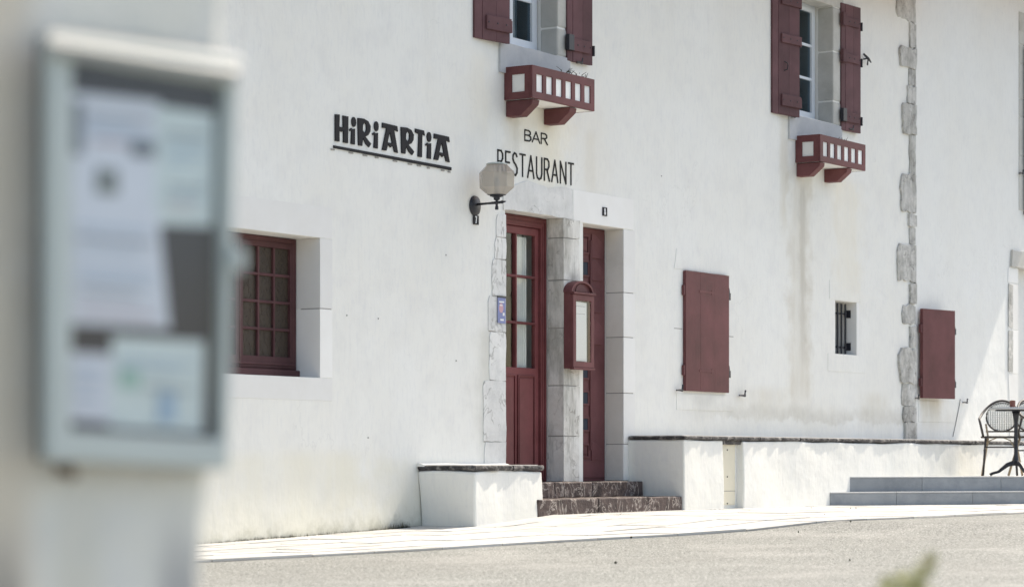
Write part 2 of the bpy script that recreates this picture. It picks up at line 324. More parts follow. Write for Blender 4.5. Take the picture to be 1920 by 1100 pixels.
# ------------------------------------------------------------------ mesh building
class MB:
    def __init__(s): s.v = []; s.f = []
    def add(s, vs, fs):
        k = len(s.v); s.v += [Vector(v) for v in vs]; s.f += [[i + k for i in f] for f in fs]; return s
    # all in frame coordinates: u (x), n (outwards -> -y), z
    def box(s, u0, u1, n0, n1, z0, z1):
        vs = [(u, -n, z) for u in (u0, u1) for n in (n0, n1) for z in (z0, z1)]
        return s.add(vs, [(0, 1, 3, 2), (4, 6, 7, 5), (0, 4, 5, 1), (2, 3, 7, 6), (0, 2, 6, 4), (1, 5, 7, 3)])
    def prism(s, loops, n0, n1):
        """loops: outer + holes of (u,z) extruded between n0 (back) and n1 (front)."""
        flat = [p for l in loops for p in l]; k = len(flat)
        tri = tessellate_polygon([[Vector((p[0], p[1], 0)) for p in l] for l in loops])
        vs = [(p[0], -n1, p[1]) for p in flat] + [(p[0], -n0, p[1]) for p in flat]
        fs = [tuple(t) for t in tri] + [tuple(i + k for i in reversed(t)) for t in tri]
        o = 0
        for l in loops:
            m = len(l)
            for i in range(m): a = o + i; b = o + (i + 1) % m; fs.append((a, b, b + k, a + k))
            o += m
        return s.add(vs, fs)
    def profile_u(s, pts, u0, u1):
        """closed (n,z) profile extruded along u."""
        k = len(pts)
        vs = [(u0, -n, z) for n, z in pts] + [(u1, -n, z) for n, z in pts]
        fs = [tuple(range(k)), tuple(reversed(range(k, 2 * k)))] + [(i, (i + 1) % k, (i + 1) % k + k, i + k) for i in range(k)]
        return s.add(vs, fs)
    def tube(s, pts, r, seg=8, cap=True):
        pts = [Vector((p[0], -p[1], p[2])) for p in pts]; rs = r if isinstance(r, (list, tuple)) else [r] * len(pts)
        vs = []; fs = []; up = Vector((0.13, .21, 1)).normalized()
        for i, p in enumerate(pts):
            d = (pts[min(i + 1, len(pts) - 1)] - pts[max(i - 1, 0)]).normalized()
            a = d.cross(up); a = a.normalized() if a.length > .05 else d.cross(Vector((1, 0, 0))).normalized(); b = d.cross(a).normalized()
            for j in range(seg):
                an = 2 * pi * j / seg; vs.append(p + (a * cos(an) + b * sin(an)) * rs[i])
        for i in range(len(pts) - 1):
            for j in range(seg): fs.append((i * seg + j, i * seg + (j + 1) % seg, (i + 1) * seg + (j + 1) % seg, (i + 1) * seg + j))
        if cap: fs += [tuple(reversed(range(seg))), tuple(range((len(pts) - 1) * seg, len(pts) * seg))]
        return s.add(vs, fs)
    def lathe(s, prof, c, seg=16, rot=0.0):
        """prof (r,z) turned about the vertical through c=(u,n)."""
        vs = []; fs = []
        for r, z in prof:
            for j in range(seg): an = 2 * pi * j / seg + rot; vs.append((c[0] + r * cos(an), -c[1] + r * sin(an), z))
        m = len(prof)
        for i in range(m - 1):
            for j in range(seg): fs.append((i * seg + j, i * seg + (j + 1) % seg, (i + 1) * seg + (j + 1) % seg, (i + 1) * seg + j))
        fs += [tuple(reversed(range(seg))), tuple(range((m - 1) * seg, m * seg))]
        return s.add(vs, fs)
    def disc(s, c, r_u, r_z, n0, n1, seg=20):
        return s.prism([[(c[0] + r_u * cos(2 * pi * i / seg), c[1] + r_z * sin(2 * pi * i / seg)) for i in range(seg)]], n0, n1)
    def build(s, name, mat, parent, bev=0.0, smooth=False, lump=None, cuts=0):
        me = bpy.data.meshes.new(name)
        base = BASE.get(parent.name, Vector((0, 0, 0))) if parent else Vector((0, 0, 0))
        me.from_pydata([v - base for v in s.v], [], s.f); me.validate()
        bm = bmesh.new(); bm.from_mesh(me); bmesh.ops.recalc_face_normals(bm, faces=bm.faces)
        if cuts:
            for _ in range(30):
                e = [e for e in bm.edges if e.calc_length() > cuts]
                if not e: break
                bmesh.ops.subdivide_edges(bm, edges=e, cuts=1, use_grid_fill=True)
                if len(bm.faces) > 60000: break
        if lump:
            amp, sc_ = lump
            bm.normal_update()
            for v in bm.verts:
                w = v.co + base
                v.co += Vector((noise.noise(w * sc_), noise.noise(w * sc_ + Vector((9, 0, 0))), noise.noise(w * sc_ + Vector((0, 7, 3))))) * amp
        bm.to_mesh(me); bm.free()
        me.materials.append(mat)
        o = bpy.data.objects.new(name, me); COL.objects.link(o)
        if parent:
            o.parent = parent; BASE[o.name] = base
        if bev:
            b = o.modifiers.new('bevel', 'BEVEL'); b.width = bev; b.segments = 2; b.limit_method = 'ANGLE'; b.angle_limit = radians(40)
        if smooth:
            for p in me.polygons: p.use_smooth = True
        return o
BASE = {}
def thing(name, label, cat, fr, u=0, n=0, z=0, group=None):
    o = bpy.data.objects.new(name, None); COL.objects.link(o); o.empty_display_size = .2
    o.location = fr.p(u, n, z); o.rotation_euler = (0, 0, fr.a)
    BASE[o.name] = Vector((u, -n, z)); o['label'] = label; o['category'] = cat
    if group: o['group'] = group
    return o
def setlab(o, label): o['label'] = label
def struct(o): o['kind'] = 'structure'; return o
def wob(pts, amp=.006, step=.06, closed=True, seed=0):
    """roughen a polygon outline."""
    r = []; k = len(pts)
    for i in range(k if closed else k - 1):
        a = Vector(pts[i]); b = Vector(pts[(i + 1) % k]); m = max(1, int((b - a).length / step))
        for j in range(m):
            p = a.lerp(b, j / m); q = Vector((p.x * 9 + seed, p.y * 9, seed))
            r.append((p.x + noise.noise(q) * amp * 2, p.y + noise.noise(q + Vector((5, 5, 5))) * amp * 2))
    return r

# ================================================================== GROUND
def sheet(name, mat, us, ns, zoff, fr=F1, zf=None, nf=None):
    vs = []; fs = []
    for u in us:
        for n in ns:
            p = fr.p(u, n * nf(u) if nf else n); vs.append((p.x, p.y, (zf or zworld)(p.x, p.y) + zoff))
    m = len(ns)
    for i in range(len(us) - 1):
        for j in range(m - 1): fs.append((i * m + j, (i + 1) * m + j, (i + 1) * m + j + 1, i * m + j + 1))
    me = bpy.data.meshes.new(name); me.from_pydata(vs, [], fs); me.materials.append(mat)
    o = bpy.data.objects.new(name, me); COL.objects.link(o)
    for p in me.polygons: p.use_smooth = True
    return o
us = [-400, -120, -40, -20] + [-12 + i * .4 for i in range(86)] + [25, 30, 40, 120, 400]
ns = [-400, -100, -30, -6, -1, 0] + [i * .5 for i in range(1, 26)] + [14, 17, 20, 25, 40, 120, 400]
def PWU(u): return lerp_tab(u, [(-11, .85), (-6.7, 1.70), (-4.33, 2.14), (-2.84, 2.61), (-.79, 3.50), (.3, 3.72), (3, 3.70), (20, 3.6)])
g = struct(sheet('asphalt_ground', M['asphalt'], us, ns, 0))
PW = 2.93
# pavement: dark bedding sheet with individual slabs
pus = [-11 + i * .4 for i in range(72)]
pav = struct(sheet('pavement', M['joint'], pus, [0.0, .09, .18, .3, .45, .6, .8, 1.0], .004, nf=PWU))
BASE[pav.name] = Vector((0, 0, 0))
rows = 7; rw = PW / rows; cnt = 0
for r in range(rows):
    u = -10.8 + random.random() * .5
    while u < 15.5 and cnt < 298:
        L = random.choice([.55, .7, .85, .6]) * random.uniform(.92, 1.1)
        u1 = u + L; g_ = .006; n0 = r / rows; n1 = (r + 1) / rows; ga = g_
        dz = .018 + random.uniform(-.0025, .0035)
        vs = []
        for (a, b) in ((u + g_, n0), (u1 - g_, n0), (u1 - g_, n1), (u + g_, n1)):
            p = F1.p(a, b * PWU(a) + (ga if b == n0 else -ga)); z = zworld(p.x, p.y)
            vs.append((p.x, p.y, z - .02)); vs.append((p.x, p.y, z + dz + random.uniform(-.001, .001)))
        me = bpy.data.meshes.new('paving_slab'); me.from_pydata(vs, [], [(1, 3, 5, 7), (0, 1, 7, 6), (0, 2, 3, 1), (2, 4, 5, 3), (4, 6, 7, 5)])
        me.materials.append(M['slab']); o = bpy.data.objects.new('paving_slab', me); COL.objects.link(o); o.parent = pav
        u = u1; cnt += 1
# thin worn painted line on the asphalt
def gpt(px, py, z=.02): d = (EYE - z) * FPX / (py - HZ); return Vector(((px - 960) / FPX * d, d, 0))
vs = []; k = 24
for i in range(k + 1):
    q = i / k; a = gpt(250 + q * 900, 1083 + q * 18); b = gpt(250 + q * 900, 1087.5 + q * 18)
    for p in (a, b): vs.append((p.x, p.y, zworld(p.x, p.y) + .006))
me = bpy.data.meshes.new('painted_line'); me.from_pydata(vs, [], [(2 * i, 2 * i + 2, 2 * i + 3, 2 * i + 1) for i in range(k)]); me.materials.append(M['roadpaint'])
o = bpy.data.objects.new('painted_line', me); COL.objects.link(o); struct(o)

# ================================================================== RESTAURANT HOUSE
house = thing('restaurant_house', 'white rendered restaurant house with maroon doors and shutters, left of the rough stone corner strip', 'building', F1)
Z0 = -.6; ZE = 6.35; UL = -11.0
# openings (u0,u1,z0,z1)
oA = (U1(448, -.24) * 2 - U1(557, -.24), U1(600), 1.32, 2.48)
oD1 = (U1(947), U1(1056), .36, 2.95); oD2 = (U1(1093), U1(1169), .36, 2.93)
oW1 = (-.574, .425, 4.48, 5.88); oW2 = (5.27, 6.38, 4.49, 5.88)
oS = (U1(1566), U1(1606), 1.865, 2.475)
oC = (U1(1284), U1(1357), 1.40, 2.55)
HOLES = [oA, oD1, oD2, oW1, oW2, oS, oC]
def walled(mb, u0, u1, z0, z1, holes, thick=.45):
    xs = sorted({u0, u1, *[h[0] for h in holes], *[h[1] for h in holes]}); zs = sorted({z0, z1, *[h[2] for h in holes], *[h[3] for h in holes]})
    idx = {}
    def vid(i, j, b):
        if (i, j, b) not in idx: idx[(i, j, b)] = len(mb.v); mb.v.append(Vector((xs[i], thick if b else 0, zs[j])))
        return idx[(i, j, b)]
    def solid(i, j):
        if i < 0 or j < 0 or i >= len(xs) - 1 or j >= len(zs) - 1: return False
        cx = (xs[i] + xs[i + 1]) / 2; cz = (zs[j] + zs[j + 1]) / 2
        return not any(h[0] < cx < h[1] and h[2] < cz < h[3] for h in holes)
    for i in range(len(xs) - 1):
        for j in range(len(zs) - 1):
            if not solid(i, j): continue
            mb.f.append([vid(i, j, 0), vid(i + 1, j, 0), vid(i + 1, j + 1, 0), vid(i, j + 1, 0)])
            mb.f.append([vid(i, j, 1), vid(i, j + 1, 1), vid(i + 1, j + 1, 1), vid(i + 1, j, 1)])
            if not solid(i - 1, j): mb.f.append([vid(i, j, 0), vid(i, j + 1, 0), vid(i, j + 1, 1), vid(i, j, 1)])
            if not solid(i + 1, j): mb.f.append([vid(i + 1, j, 0), vid(i + 1, j, 1), vid(i + 1, j + 1, 1), vid(i + 1, j + 1, 0)])
            if not solid(i, j - 1): mb.f.append([vid(i, j, 0), vid(i, j, 1), vid(i + 1, j, 1), vid(i + 1, j, 0)])
            if not solid(i, j + 1): mb.f.append([vid(i, j + 1, 0), vid(i + 1, j + 1, 0), vid(i + 1, j + 1, 1), vid(i, j + 1, 1)])
mb = MB(); walled(mb, UL, UC, Z0, ZE, HOLES)
mb.build('wall', M['plaster1'], house)
mb = MB(); mb.box(UL, UL + .4, -9, -.452, Z0, ZE); mb.box(UC - .42, UC - .02, -9, -.452, Z0, ZE); mb.box(UL, UC, -9.4, -9.002, Z0, ZE)
mb.build('rear_wall', M['whitewash'], house)
mb = MB(); mb.box(UL + .41, UC - .43, -8.9, -.46, .2, .40); mb.box(UL + .41, UC - .43, -8.9, -.46, 3.35, 3.6); mb.box(UL + .41, UC - .43, -8.9, -.46, 6.2, 6.33)
mb.box(-1.3, -1.2, -8.9, -.46, .402, 3.348); mb.box(2.3, 2.4, -8.9, -.46, .402, 3.348); mb.box(-5.2, -5.1, -8.9, -.46, .402, 3.348)
mb.build('floor', M['room'], house)
OVH = .83  # eave out of view, depth tuned so it shades the upper facade
mb = MB(); mb.profile_u([(OVH, ZE + .02), (OVH, ZE + .12), (-4.6, ZE + 2.3), (-10, ZE + .12), (-10, ZE + .02)], UL - .6, UC + .0)
mb.build('roof', M['tile'], house)
u = UL - .4
while u < UC - .2:
    MB().box(u, u + .09, 0.003, OVH - .08, ZE - .13, ZE + .016).build('rafter', M['wood'], house); u += .75

# ---- stones (lintels, jambs) slightly proud of the render
def stone(u0, u1, z0, z1, mat, n=.005, back=-.02, amp=.0, seed=0, parent=None, name='stone', bev=.003):
    pts = [(u0, z0), (u1, z0), (u1, z1), (u0, z1)]
    if amp: pts = wob(pts, amp, .07, seed=seed)
    return MB().prism([pts], back, n).build(name, M[mat], parent or house, bev)
J = .004
# window A surround
uR = U1(622.5)
stone(oA[0] - .25, uR, oA[3] + .002, 2.74, 'cutstone', .004, name='lintel')
stone(oA[1] - .004, uR, oA[2] + .002, Z1(600, 578) - .004, 'cutstone', .004, back=-.245, name='jamb_stone')
stone(oA[1] - .004, uR, Z1(600, 578) + .004, oA[3] - .004, 'cutstone', .004, back=-.245, name='jamb_stone')
stone(oA[0] - .25, uR, 1.13, oA[2] - .003, 'cutstone', .004, back=-.30, name='window_sill')
stone(oA[0] - .25, oA[0] + .004, oA[2] + .002, oA[3] - .004, 'cutstone', .004, back=-.245, name='jamb_stone')
MB().box(oA[1] - .002, uR - .01, -.2, .001, Z1(600, 578) - .006, Z1(600, 578) + .006).build('mortar_joint', M['joint'], house)
# doorway lintel
uL1 = U1(945); uM = U1(1073); uR1 = U1(1187)
pts = [(uL1 - .02, oD1[3] + .0), (uM, oD1[3]), (uM - .01, 3.235), (uM - .15, 3.25), (uM - .45, 3.21), (uL1 + .4, 3.25), (uL1 + .1, 3.16), (uL1 - .03, 3.10)]
MB().prism([wob(pts, .006, .08, seed=3)], -.17, .010).build('lintel', M['marble'], house, .004)
stone(uM + .008, uR1, oD2[3] + .003, 3.235, 'cutstone', .007, back=-.17, name='lintel')
# left door jamb: irregular marble blocks between the render and the opening
ys = [402, 446, 487, 556, 623, 714, 828, 890]; xl = [930, 927, 922, 915, 917, 905.5, 908]
for i in range(7):
    ua = U1(xl[i]); zt = Z1(945, ys[i]) - J; zb = Z1(945, ys[i + 1]) + J
    if i == 6: zb = .43
    p = [(ua, zb), (oD1[0] + .006, zb), (oD1[0] + .006, zt), (ua + .02, zt), (ua, zt - .05)]
    MB().prism([wob(p, .006, .06, seed=i)], -.17, .008).build('jamb_stone', M['marble'], house, .004)
    MB().box(ua + .01, oD1[0] + .002, -.1, .002, zb - .008, zb + .004).build('mortar_joint', M['joint'], house)
# central pillar
ys = [400, 446, 525, 615, 722.5, 817, 900]
for i in range(6):
    zt = Z1(1060, ys[i]) - J; zb = Z1(1060, ys[i + 1]) + J
    if i == 0: zt = oD1[3] - .004
    if i == 5: zb = .437
    p = [(oD1[1] - .006, zb), (U1(1085) + .01 * math.sin(i * 2), zb), (U1(1085) + .01 * math.sin(i * 3 + 1), zt), (oD1[1] - .006, zt)]
    MB().prism([wob(p, .003, .08, seed=i + 20)], -.175, .010).build('pillar_stone', M['pillar'], house, .005)
    MB().box(oD1[1] - .002, U1(1080), -.17, .004, zb - .010, zb + .004).build('mortar_joint', M['joint'], house)
# right jamb of second door
zs_ = [oD2[3] - .004, Z1(1150, 546), Z1(1150, 630), Z1(1150, 735.5), Z1(1150, 832), .437]
for i in range(5):
    stone(oD2[1] - .005, U1(1190), zs_[i + 1] + J, zs_[i] - J, 'cutstone' , .005, back=-.005, name='jamb_stone')
    MB().box(oD2[1] - .004, oD2[1] + .1, -.2, -.006, zs_[i + 1] + J, zs_[i] - J).build('reveal_stone', M['reveal'], house, .003)
    MB().box(oD2[1] - .001, U1(1187), -.2, .001, zs_[i + 1] - .005, zs_[i + 1] + .005).build('mortar_joint', M['joint'], house)
# closed shutter surround, small window surround
MB().prism([wob([(U1(1264), 2.605), (U1(1372), 2.60), (U1(1372), 2.80), (U1(1268), 2.81)], .004, .1)], -.02, .005).build('lintel', M['plaster1'], house, .003)
stone(U1(1268), U1(1376), 1.16, 1.325, 'plaster1', .005, name='window_sill')
for xx0, xx1, yy in ((1264, 1279, 615), (1362, 1375, 630)):
    MB().box(U1(xx0), U1(xx1), 0, .0015, Z1(xx0, yy) - .004, Z1(xx0, yy) + .004).build('mortar_joint', M['joint'], house)
stone(U1(1555), U1(1614), 2.485, 2.70, 'plaster1', .005, name='lintel')
stone(U1(1552), U1(1622), 1.66, 1.86, 'plaster1', .005, name='window_sill')

# ---- quoin stones down the corner
prof = [(-22, 40, 1680), (44, 88, 1704), (91, 127, 1685), (129, 160, 1703), (162, 194, 1700), (196, 250, 1690), (252, 326, 1704), (328, 398, 1687), (401, 424, 1702), (427, 456, 1704),
        (459, 528, 1681), (531, 569, 1704), (572, 608, 1690), (611, 650, 1704), (653, 718, 1682), (720, 760, 1690), (762, 790, 1692), (792, 824, 1694)]
for i, (ya, yb, x0) in enumerate(prof):
    ua = U1(x0); ub = UC - .001; zt = Z1(1705, ya); zb = Z1(1705, yb); r = min(.05, (zt - zb) * .3)
    big = x0 < 1689 or i in (12, 5)
    if big: p = [(ua + r * .6, zb), (ub - .0, zb), (ub, zt), (ua + r, zt), (ua + .01, zt - r), (ua, (zt + zb) / 2), (ua + .005, zb + r)]
    else: p = [(ua, zb), (ub, zb), (ub, zt), (ua, zt)]
    if i == 14: p = [(ua + .09, zb), (ub, zb), (ub, zt), (ua + .10, zt), (ua + .02, zt - .08), (ua, zt - .17), (ua + .03, zb + .12)]
    q = [(min(a, ub), b) for a, b in wob(p, .022 if big else .012, .045, seed=i * 3)]
    MB().prism([q], -.03, .014 + .008 * (i % 3)).build('quoin_stone', M['quoin'], house, .008)

# ---- left ground-floor window
def window(parent_house, u0, u1, z0, z1, n, mat_frame, mat_glass, cols, rows_, name='window', fw=.055, lw=.05, leaves=2, mw=.022, bottom=.05):
    root = MB().prism([[(u0, z0), (u1, z0), (u1, z1), (u0, z1)], [(u0 + fw, z0 + fw), (u0 + fw, z1 - fw), (u1 - fw, z1 - fw), (u1 - fw, z0 + fw)]], n - .07, n).build(name, mat_frame, parent_house, .004)
    iu0, iu1, iz0, iz1 = u0 + fw, u1 - fw, z0 + fw, z1 - fw
    W_ = (iu1 - iu0) / leaves
    for k in range(leaves):
        a = iu0 + k * W_ + .002; b = a + W_ - .004
        MB().prism([[(a, iz0), (b, iz0), (b, iz1), (a, iz1)], [(a + lw, iz0 + lw + bottom), (a + lw, iz1 - lw), (b - lw, iz1 - lw), (b - lw, iz0 + lw + bottom)]], n - .05, n + .008).build('leaf_frame', mat_frame, root, .004)
        ga, gb, gz0, gz1 = a + lw, b - lw, iz0 + lw + bottom, iz1 - lw
        for i in range(1, cols):
            x = ga + (gb - ga) * i / cols; MB().box(x - mw / 2, x + mw / 2, n - .035, n + .004, gz0, gz1).build('muntin', mat_frame, root, .003)
        for j in range(1, rows_):
            x = gz0 + (gz1 - gz0) * j / rows_; MB().box(ga, gb, n - .036, n + .002, x - mw / 2, x + mw / 2).build('muntin', mat_frame, root, .003)
        for i in range(cols):
            for j in range(rows_):
                pa = ga + (gb - ga) * i / cols; pb = ga + (gb - ga) * (i + 1) / cols; pc = gz0 + (gz1 - gz0) * j / rows_; pd = gz0 + (gz1 - gz0) * (j + 1) / rows_
                MB().box(pa, pb, n - .022, n - .018, pc, pd).build('pane', mat_glass, root)
    return root
wA = window(house, oA[0] + .005, oA[1] - .012, oA[2] + .03, oA[3] - .004, -.24, M['maroon_dull'], M['glasspat'], 3, 4, fw=.045, lw=.045, mw=.023)
MB().box(oA[0] + .01, oA[1] - .002, -.25, -.205, oA[2] + .001, oA[2] + .062).build('sill_rail', M['maroon_dull'], wA, .006)
MB().box(oA[0] + .05, oA[1] - .05, -.235, -.222, oA[2] + .10, oA[2] + .115).build('drip_rail', M['maroon_dull'], wA, .003)
# ---- upper windows with shutters
def shutter(px0, n0, px1, n1, z0, z1, battens, lab, hinge_right, hardware_holder=None):
    """leaf from (px0,n0) to (px1,n1); front faces the street."""
    ua, ub = U1(px0, n0), U1(px1, n1)
    L = sqrt((ub - ua) ** 2 + (n1 - n0) ** 2); du = (ub - ua) / L; dn = (n1 - n0) / L
    def q(a, h, z): return (ua + du * a - dn * h, -(n0 + dn * a + du * h), z)
    def bx(a0, a1, h0, h1, za, zb):
        mb = MB(); return mb.add([q(a, h, z) for a in (a0, a1) for h in (h0, h1) for z in (za, zb)], [(0, 1, 3, 2), (4, 6, 7, 5), (0, 4, 5, 1), (2, 3, 7, 6), (0, 2, 6, 4), (1, 5, 7, 3)])
    root = bx(.002, L - .002, -.032, -.012, z0 + .003, z1 - .003).build('shutter', M['maroon2'], house)
    wds = [.11, .2, .2]; k = L / sum(wds); a = 0
    for i, w in enumerate(wds):
        bx(a + .0015, a + w * k - .0015, -.011, .004 + .002 * (i == 1), z0, z1).build('board', M['maroon2'], root, .003); a += w * k
    for (zb, wdt) in battens:
        t0, t1 = (L * .30, L + .004) if hinge_right else (L * .0 - .0, L * .86)
        bx(t0, t1, .005, .026, zb - wdt / 2, zb + wdt / 2).build('batten', M['maroon2'], root, .006)
        if not hinge_right: bx(-.03, .055, .004, .05, zb - .065, zb + .085).build('hinge_block', M['black'] if zb < 4.7 else M['maroon2'], root, .004); bx(L, L + .02, -.02, .02, zb - .07, zb + .03).build('hinge', M['black'], root, .003)
        else: bx(L - .01, L + .018, -.02, .022, zb - .06, zb + .05).build('hinge', M['maroon2'], root, .003)
        # strap nails
        mb = MB()
        for f in (.35, .6, .85): mb.add(*[(lambda c: ([q(c + dx, .0275 + dh, zb + dz) for dx in (-.006, .006) for dh in (-.004, .004) for dz in (-.006, .006)], [(0, 1, 3, 2), (4, 6, 7, 5), (0, 4, 5, 1), (2, 3, 7, 6), (0, 2, 6, 4), (1, 5, 7, 3)]))(L * f)][0])
        mb.build('nail', M['black'], root)
    if hinge_right:
        mb = MB(); c = L * .42; zc = 4.98
        mb.tube([(q(c, .0, 0)[0], -q(c, .0, 0)[1], zc + .05), (q(c + .025, .02, 0)[0], -q(c + .025, .03, 0)[1], zc + .03), (q(c + .03, .03, 0)[0], -q(c + .03, .035, 0)[1], zc), (q(c + .025, .02, 0)[0], -q(c + .025, .03, 0)[1], zc - .04), (q(c, .0, 0)[0], -q(c, .0, 0)[1], zc - .055)], .006, 6)
        mb.build('pull_ring', M['black'], root)
    setlab(root, lab); return root
def holder(u, z, s=1.0, parent=house, fr=None):
    mb = MB(); mb.tube([(u - .075 * s, .045, z), (u + .0, .045, z + .0), (u + .05 * s, .045, z - .004)], [.006, .011, .012], 6)
    mb.tube([(u + .045 * s, .045, z), (u + .05 * s, .045, z + .03), (u + .06 * s, .045, z + .055 * s)], [.011, .008, .011], 6)
    mb.tube([(u, 0.0, z), (u, .045, z)], .008, 6)
    mb.build('shutter_holder', M['black'], parent)
for k, (o4, xl_, xr_, zs0) in enumerate(((oW1, (889.5, 955.5), (1063, 1110.5), 4.455), (oW2, (1448, 1499), (1577, 1613.5), 4.44))):
    u0, u1 = o4[0], o4[1]
    w = window(house, u0 + .01, u1 - .012, 4.50, 5.86, -.22, M['whitepaint'], M['glass'], 1, 3, fw=.045, lw=.05, mw=.03, bottom=.02)
    MB().box(u0 + .01, u1 - .006, -.28, -.19, 4.481, 4.545).build('sill_rail', M['whitepaint'], w, .006)
    for bx_ in (.25, .75): MB().disc((u0 + (u1 - u0) * (.5 + .4 * (bx_ - .2)), 4.512), .008, .008, -.19, -.186, 8).build('drain_cap', M['black'], w)
    MB().box(u0 + .1, u1 - .1, -.40, -.39, 4.55, 5.84).build('curtain', M['curtain'], w)
    for (za, zb) in ((4.483, 4.748), (4.756, 5.316), (5.324, 5.83)):
        b = MB().prism([[(u1 - .006, za), (u1 + .22, za), (u1 + .22, zb), (u1 - .006, zb)]], -.19, .008).build('jamb_stone', M['windowstone'], house, .018)
        MB().prism([[(u0 - .15, za), (u0 + .006, za), (u0 + .006, zb), (u0 - .15, zb)]], -.19, .008).build('jamb_stone', M['windowstone'], house, .012)
    stone(u0 - .10, u1 + .26, 5.835, 6.1, 'windowstone', .008, back=-.19, name='lintel')
    MB().prism([wob([(u0 - .02, 4.20), (u1 + .20, 4.20), (u1 + .20, 4.478), (u0 - .02, 4.478)], .004, .1)], -.19, .022).build('window_sill', M['bluesill'], house, .008)
    pos = 'above the doorway' if k == 0 else 'nearer the stone corner strip'
    shutter(xl_[0], .02, xl_[1], .085, zs0, 5.9, ((zs0 + .16, .13), (zs0 + .84, .10), (5.7, .1)), 'open maroon shutter left of the upper window ' + pos, True)
    shutter(xr_[0], .02, xr_[1], .055, zs0, 5.9, ((zs0 + .16, .12), (zs0 + .84, .10), (5.7, .1)), 'open maroon shutter right of the upper window ' + pos, False)
    holder(U1(930 if k == 0 else 1481), Z1(930 if k == 0 else 1481, 78 if k == 0 else 219) , .8)
    holder(U1(1080 if k == 0 else 1590), Z1(1080 if k == 0 else 1590, 118 if k == 0 else 243), .8)
mb = MB(); uu, zz = F1.w(1619, 111); mb.tube([(uu - .06, .03, zz + .05), (uu, .06, zz), (uu + .10, .05, zz - .03)], [.012, .018, .008], 6); mb.tube([(uu, .0, zz), (uu, .06, zz), (uu - .02, .06, zz - .08)], .01, 6); mb.build('shutter_holder', M['black'], house)
# ---- closed ground floor shutter
def closed_shutter(fr, u0, u1, z0, z1, parent, lab, hz_, n0=.004, th=.035, nb=3):
    root = MB().box(u0 + .002, u1 - .002, n0, n0 + .015, z0 + .002, z1 - .002).build('shutter', M['maroon'], parent)
    w = (u1 - u0) / nb
    for i in range(nb): MB().box(u0 + i * w + .0008, u0 + (i + 1) * w - .0004, n0 + .0155, n0 + th + (.0006 if i == 1 else 0), z0, z1).build('board', M['maroon'], root, .0008)
    for z in hz_:
        MB().box(u0 - .03, u0 - .003, n0, n0 + th - .004, z - .055, z + .05).build('hinge', M['maroon_dark'], root, .004)
        m_ = MB(); m_.box(u1 + .006, u1 + .05, n0, n0 + .03, z - .055, z + .02); m_.prism([[(u1 + .012, z + .021), (u1 + .044, z + .021), (u1 + .028, z + .075)]], n0, n0 + .025); m_.build('hinge', M['black'], root, .003)
        if nb == 1: continue
        m_ = MB(); m_.box(u0 + w * .9, u0 + w * 1.75, n0 + th + .0005, n0 + th + .004, z - .012, z + .012)
        m_.prism([[(u0 + w * 1.75, z - .026), (u0 + w * 1.9, z), (u0 + w * 1.75, z + .026)]], n0 + th + .0005, n0 + th + .004); m_.build('hinge_strap', M['maroon'], root, .001)
    setlab(root, lab); return root
closed_shutter(F1, U1(1280), U1(1361), 1.355, 2.593, house, 'closed maroon shutter on the ground floor, right of the menu box', (Z1(1320, 692) - .02, Z1(1320, 548)))
holder(U1(1268), Z1(1268, 731), 1.0); holder(U1(1386), Z1(1386, 741), 1.0)
# ---- small barred window
uu0, uu1, zz0, zz1 = oS
MB().box(uu0, uu1, -.42, -.40, zz0, zz1).build('unlit_inside_sheet', M['insidedark'], house)  # dark sheet painted in for the unlit inside behind the bars
MB().prism([[(uu1 - .004, zz0 - .0), (uu1 + .06, zz0), (uu1 + .06, zz1), (uu1 - .004, zz1)]], -.35, .003).build('reveal_stone', M['cutstone'], house, .003)
gr = MB().box(uu0 + .01, uu1 - .006, -.135, -.115, zz0 + .08, zz0 + .10).build('window_grille', M['black'], house, .003)
MB().box(uu0 + .01, uu1 - .006, -.135, -.115, zz1 - .14, zz1 - .12).build('crossbar', M['black'], gr, .003)
for i in range(5):
    x = uu0 + .07 + (uu1 - uu0 - .15) * i / 4
    MB().tube([(x, -.105, zz0 + .012), (x, -.105, (zz0 + zz1) / 2), (x, -.105, zz1 - .015)], .012, 8).build('bar', M['black'], gr)
for z in (zz0 + .10, zz1 - .13):
    MB().box(uu1 - .012, uu1 - .004, -.15, -.07, z - .045, z + .045).build('fixing_plate', M['black'], gr, .003)

# ---- door 1: glazed maroon double door
n0 = -.18; ZD = .437
def frame_prism(a0, a1, b0, b1, t, tb=None, tt=None): return [[(a0, b0), (a1, b0), (a1, b1), (a0, b1)], [(a0 + t, b0 + (t if tb is None else tb)), (a0 + t, b1 - (t if tt is None else tt)), (a1 - t, b1 - (t if tt is None else tt)), (a1 - t, b0 + (t if tb is None else tb))]]
d0, d1 = oD1[0] + .004, oD1[1] - .008; ztop = oD1[3] - .004
MBd = MB().prism(frame_prism(d0, d1, ZD, ztop, .10, .02, .10), n0 - .09, n0)
door1 = MBd.build('door', M['maroon_gloss'], house, .006); setlab(door1, 'glazed maroon entrance door with six glass panes, under the wall lantern')
for q_, dn in ((.025, .012), (.06, .006)):
    MB().prism(frame_prism(d0 + q_, d1 - q_, ZD + .021, ztop - q_, .018, .001, .018), n0 + .0005, n0 + dn).build('moulding', M['maroon_gloss'], door1, .004)
l0, l1, lt = d0 + .102, d1 - .102, ztop - .102
zr = Z1(1000, 690, n0 - .03); 
cols_ = [l0 + .045, (l0 + l1) / 2, l1 - .06]; gz1 = Z1(985, 440, n0 - .03); gz0 = zr
MB().prism([[(l0, ZD + .022), (l1, ZD + .022), (l1, lt), (l0, lt)], [(cols_[0], gz0), (cols_[0], gz1), (cols_[2], gz1), (cols_[2], gz0)]], n0 - .075, n0 - .028).build('leaf', M['maroon_gloss'], door1, .006)
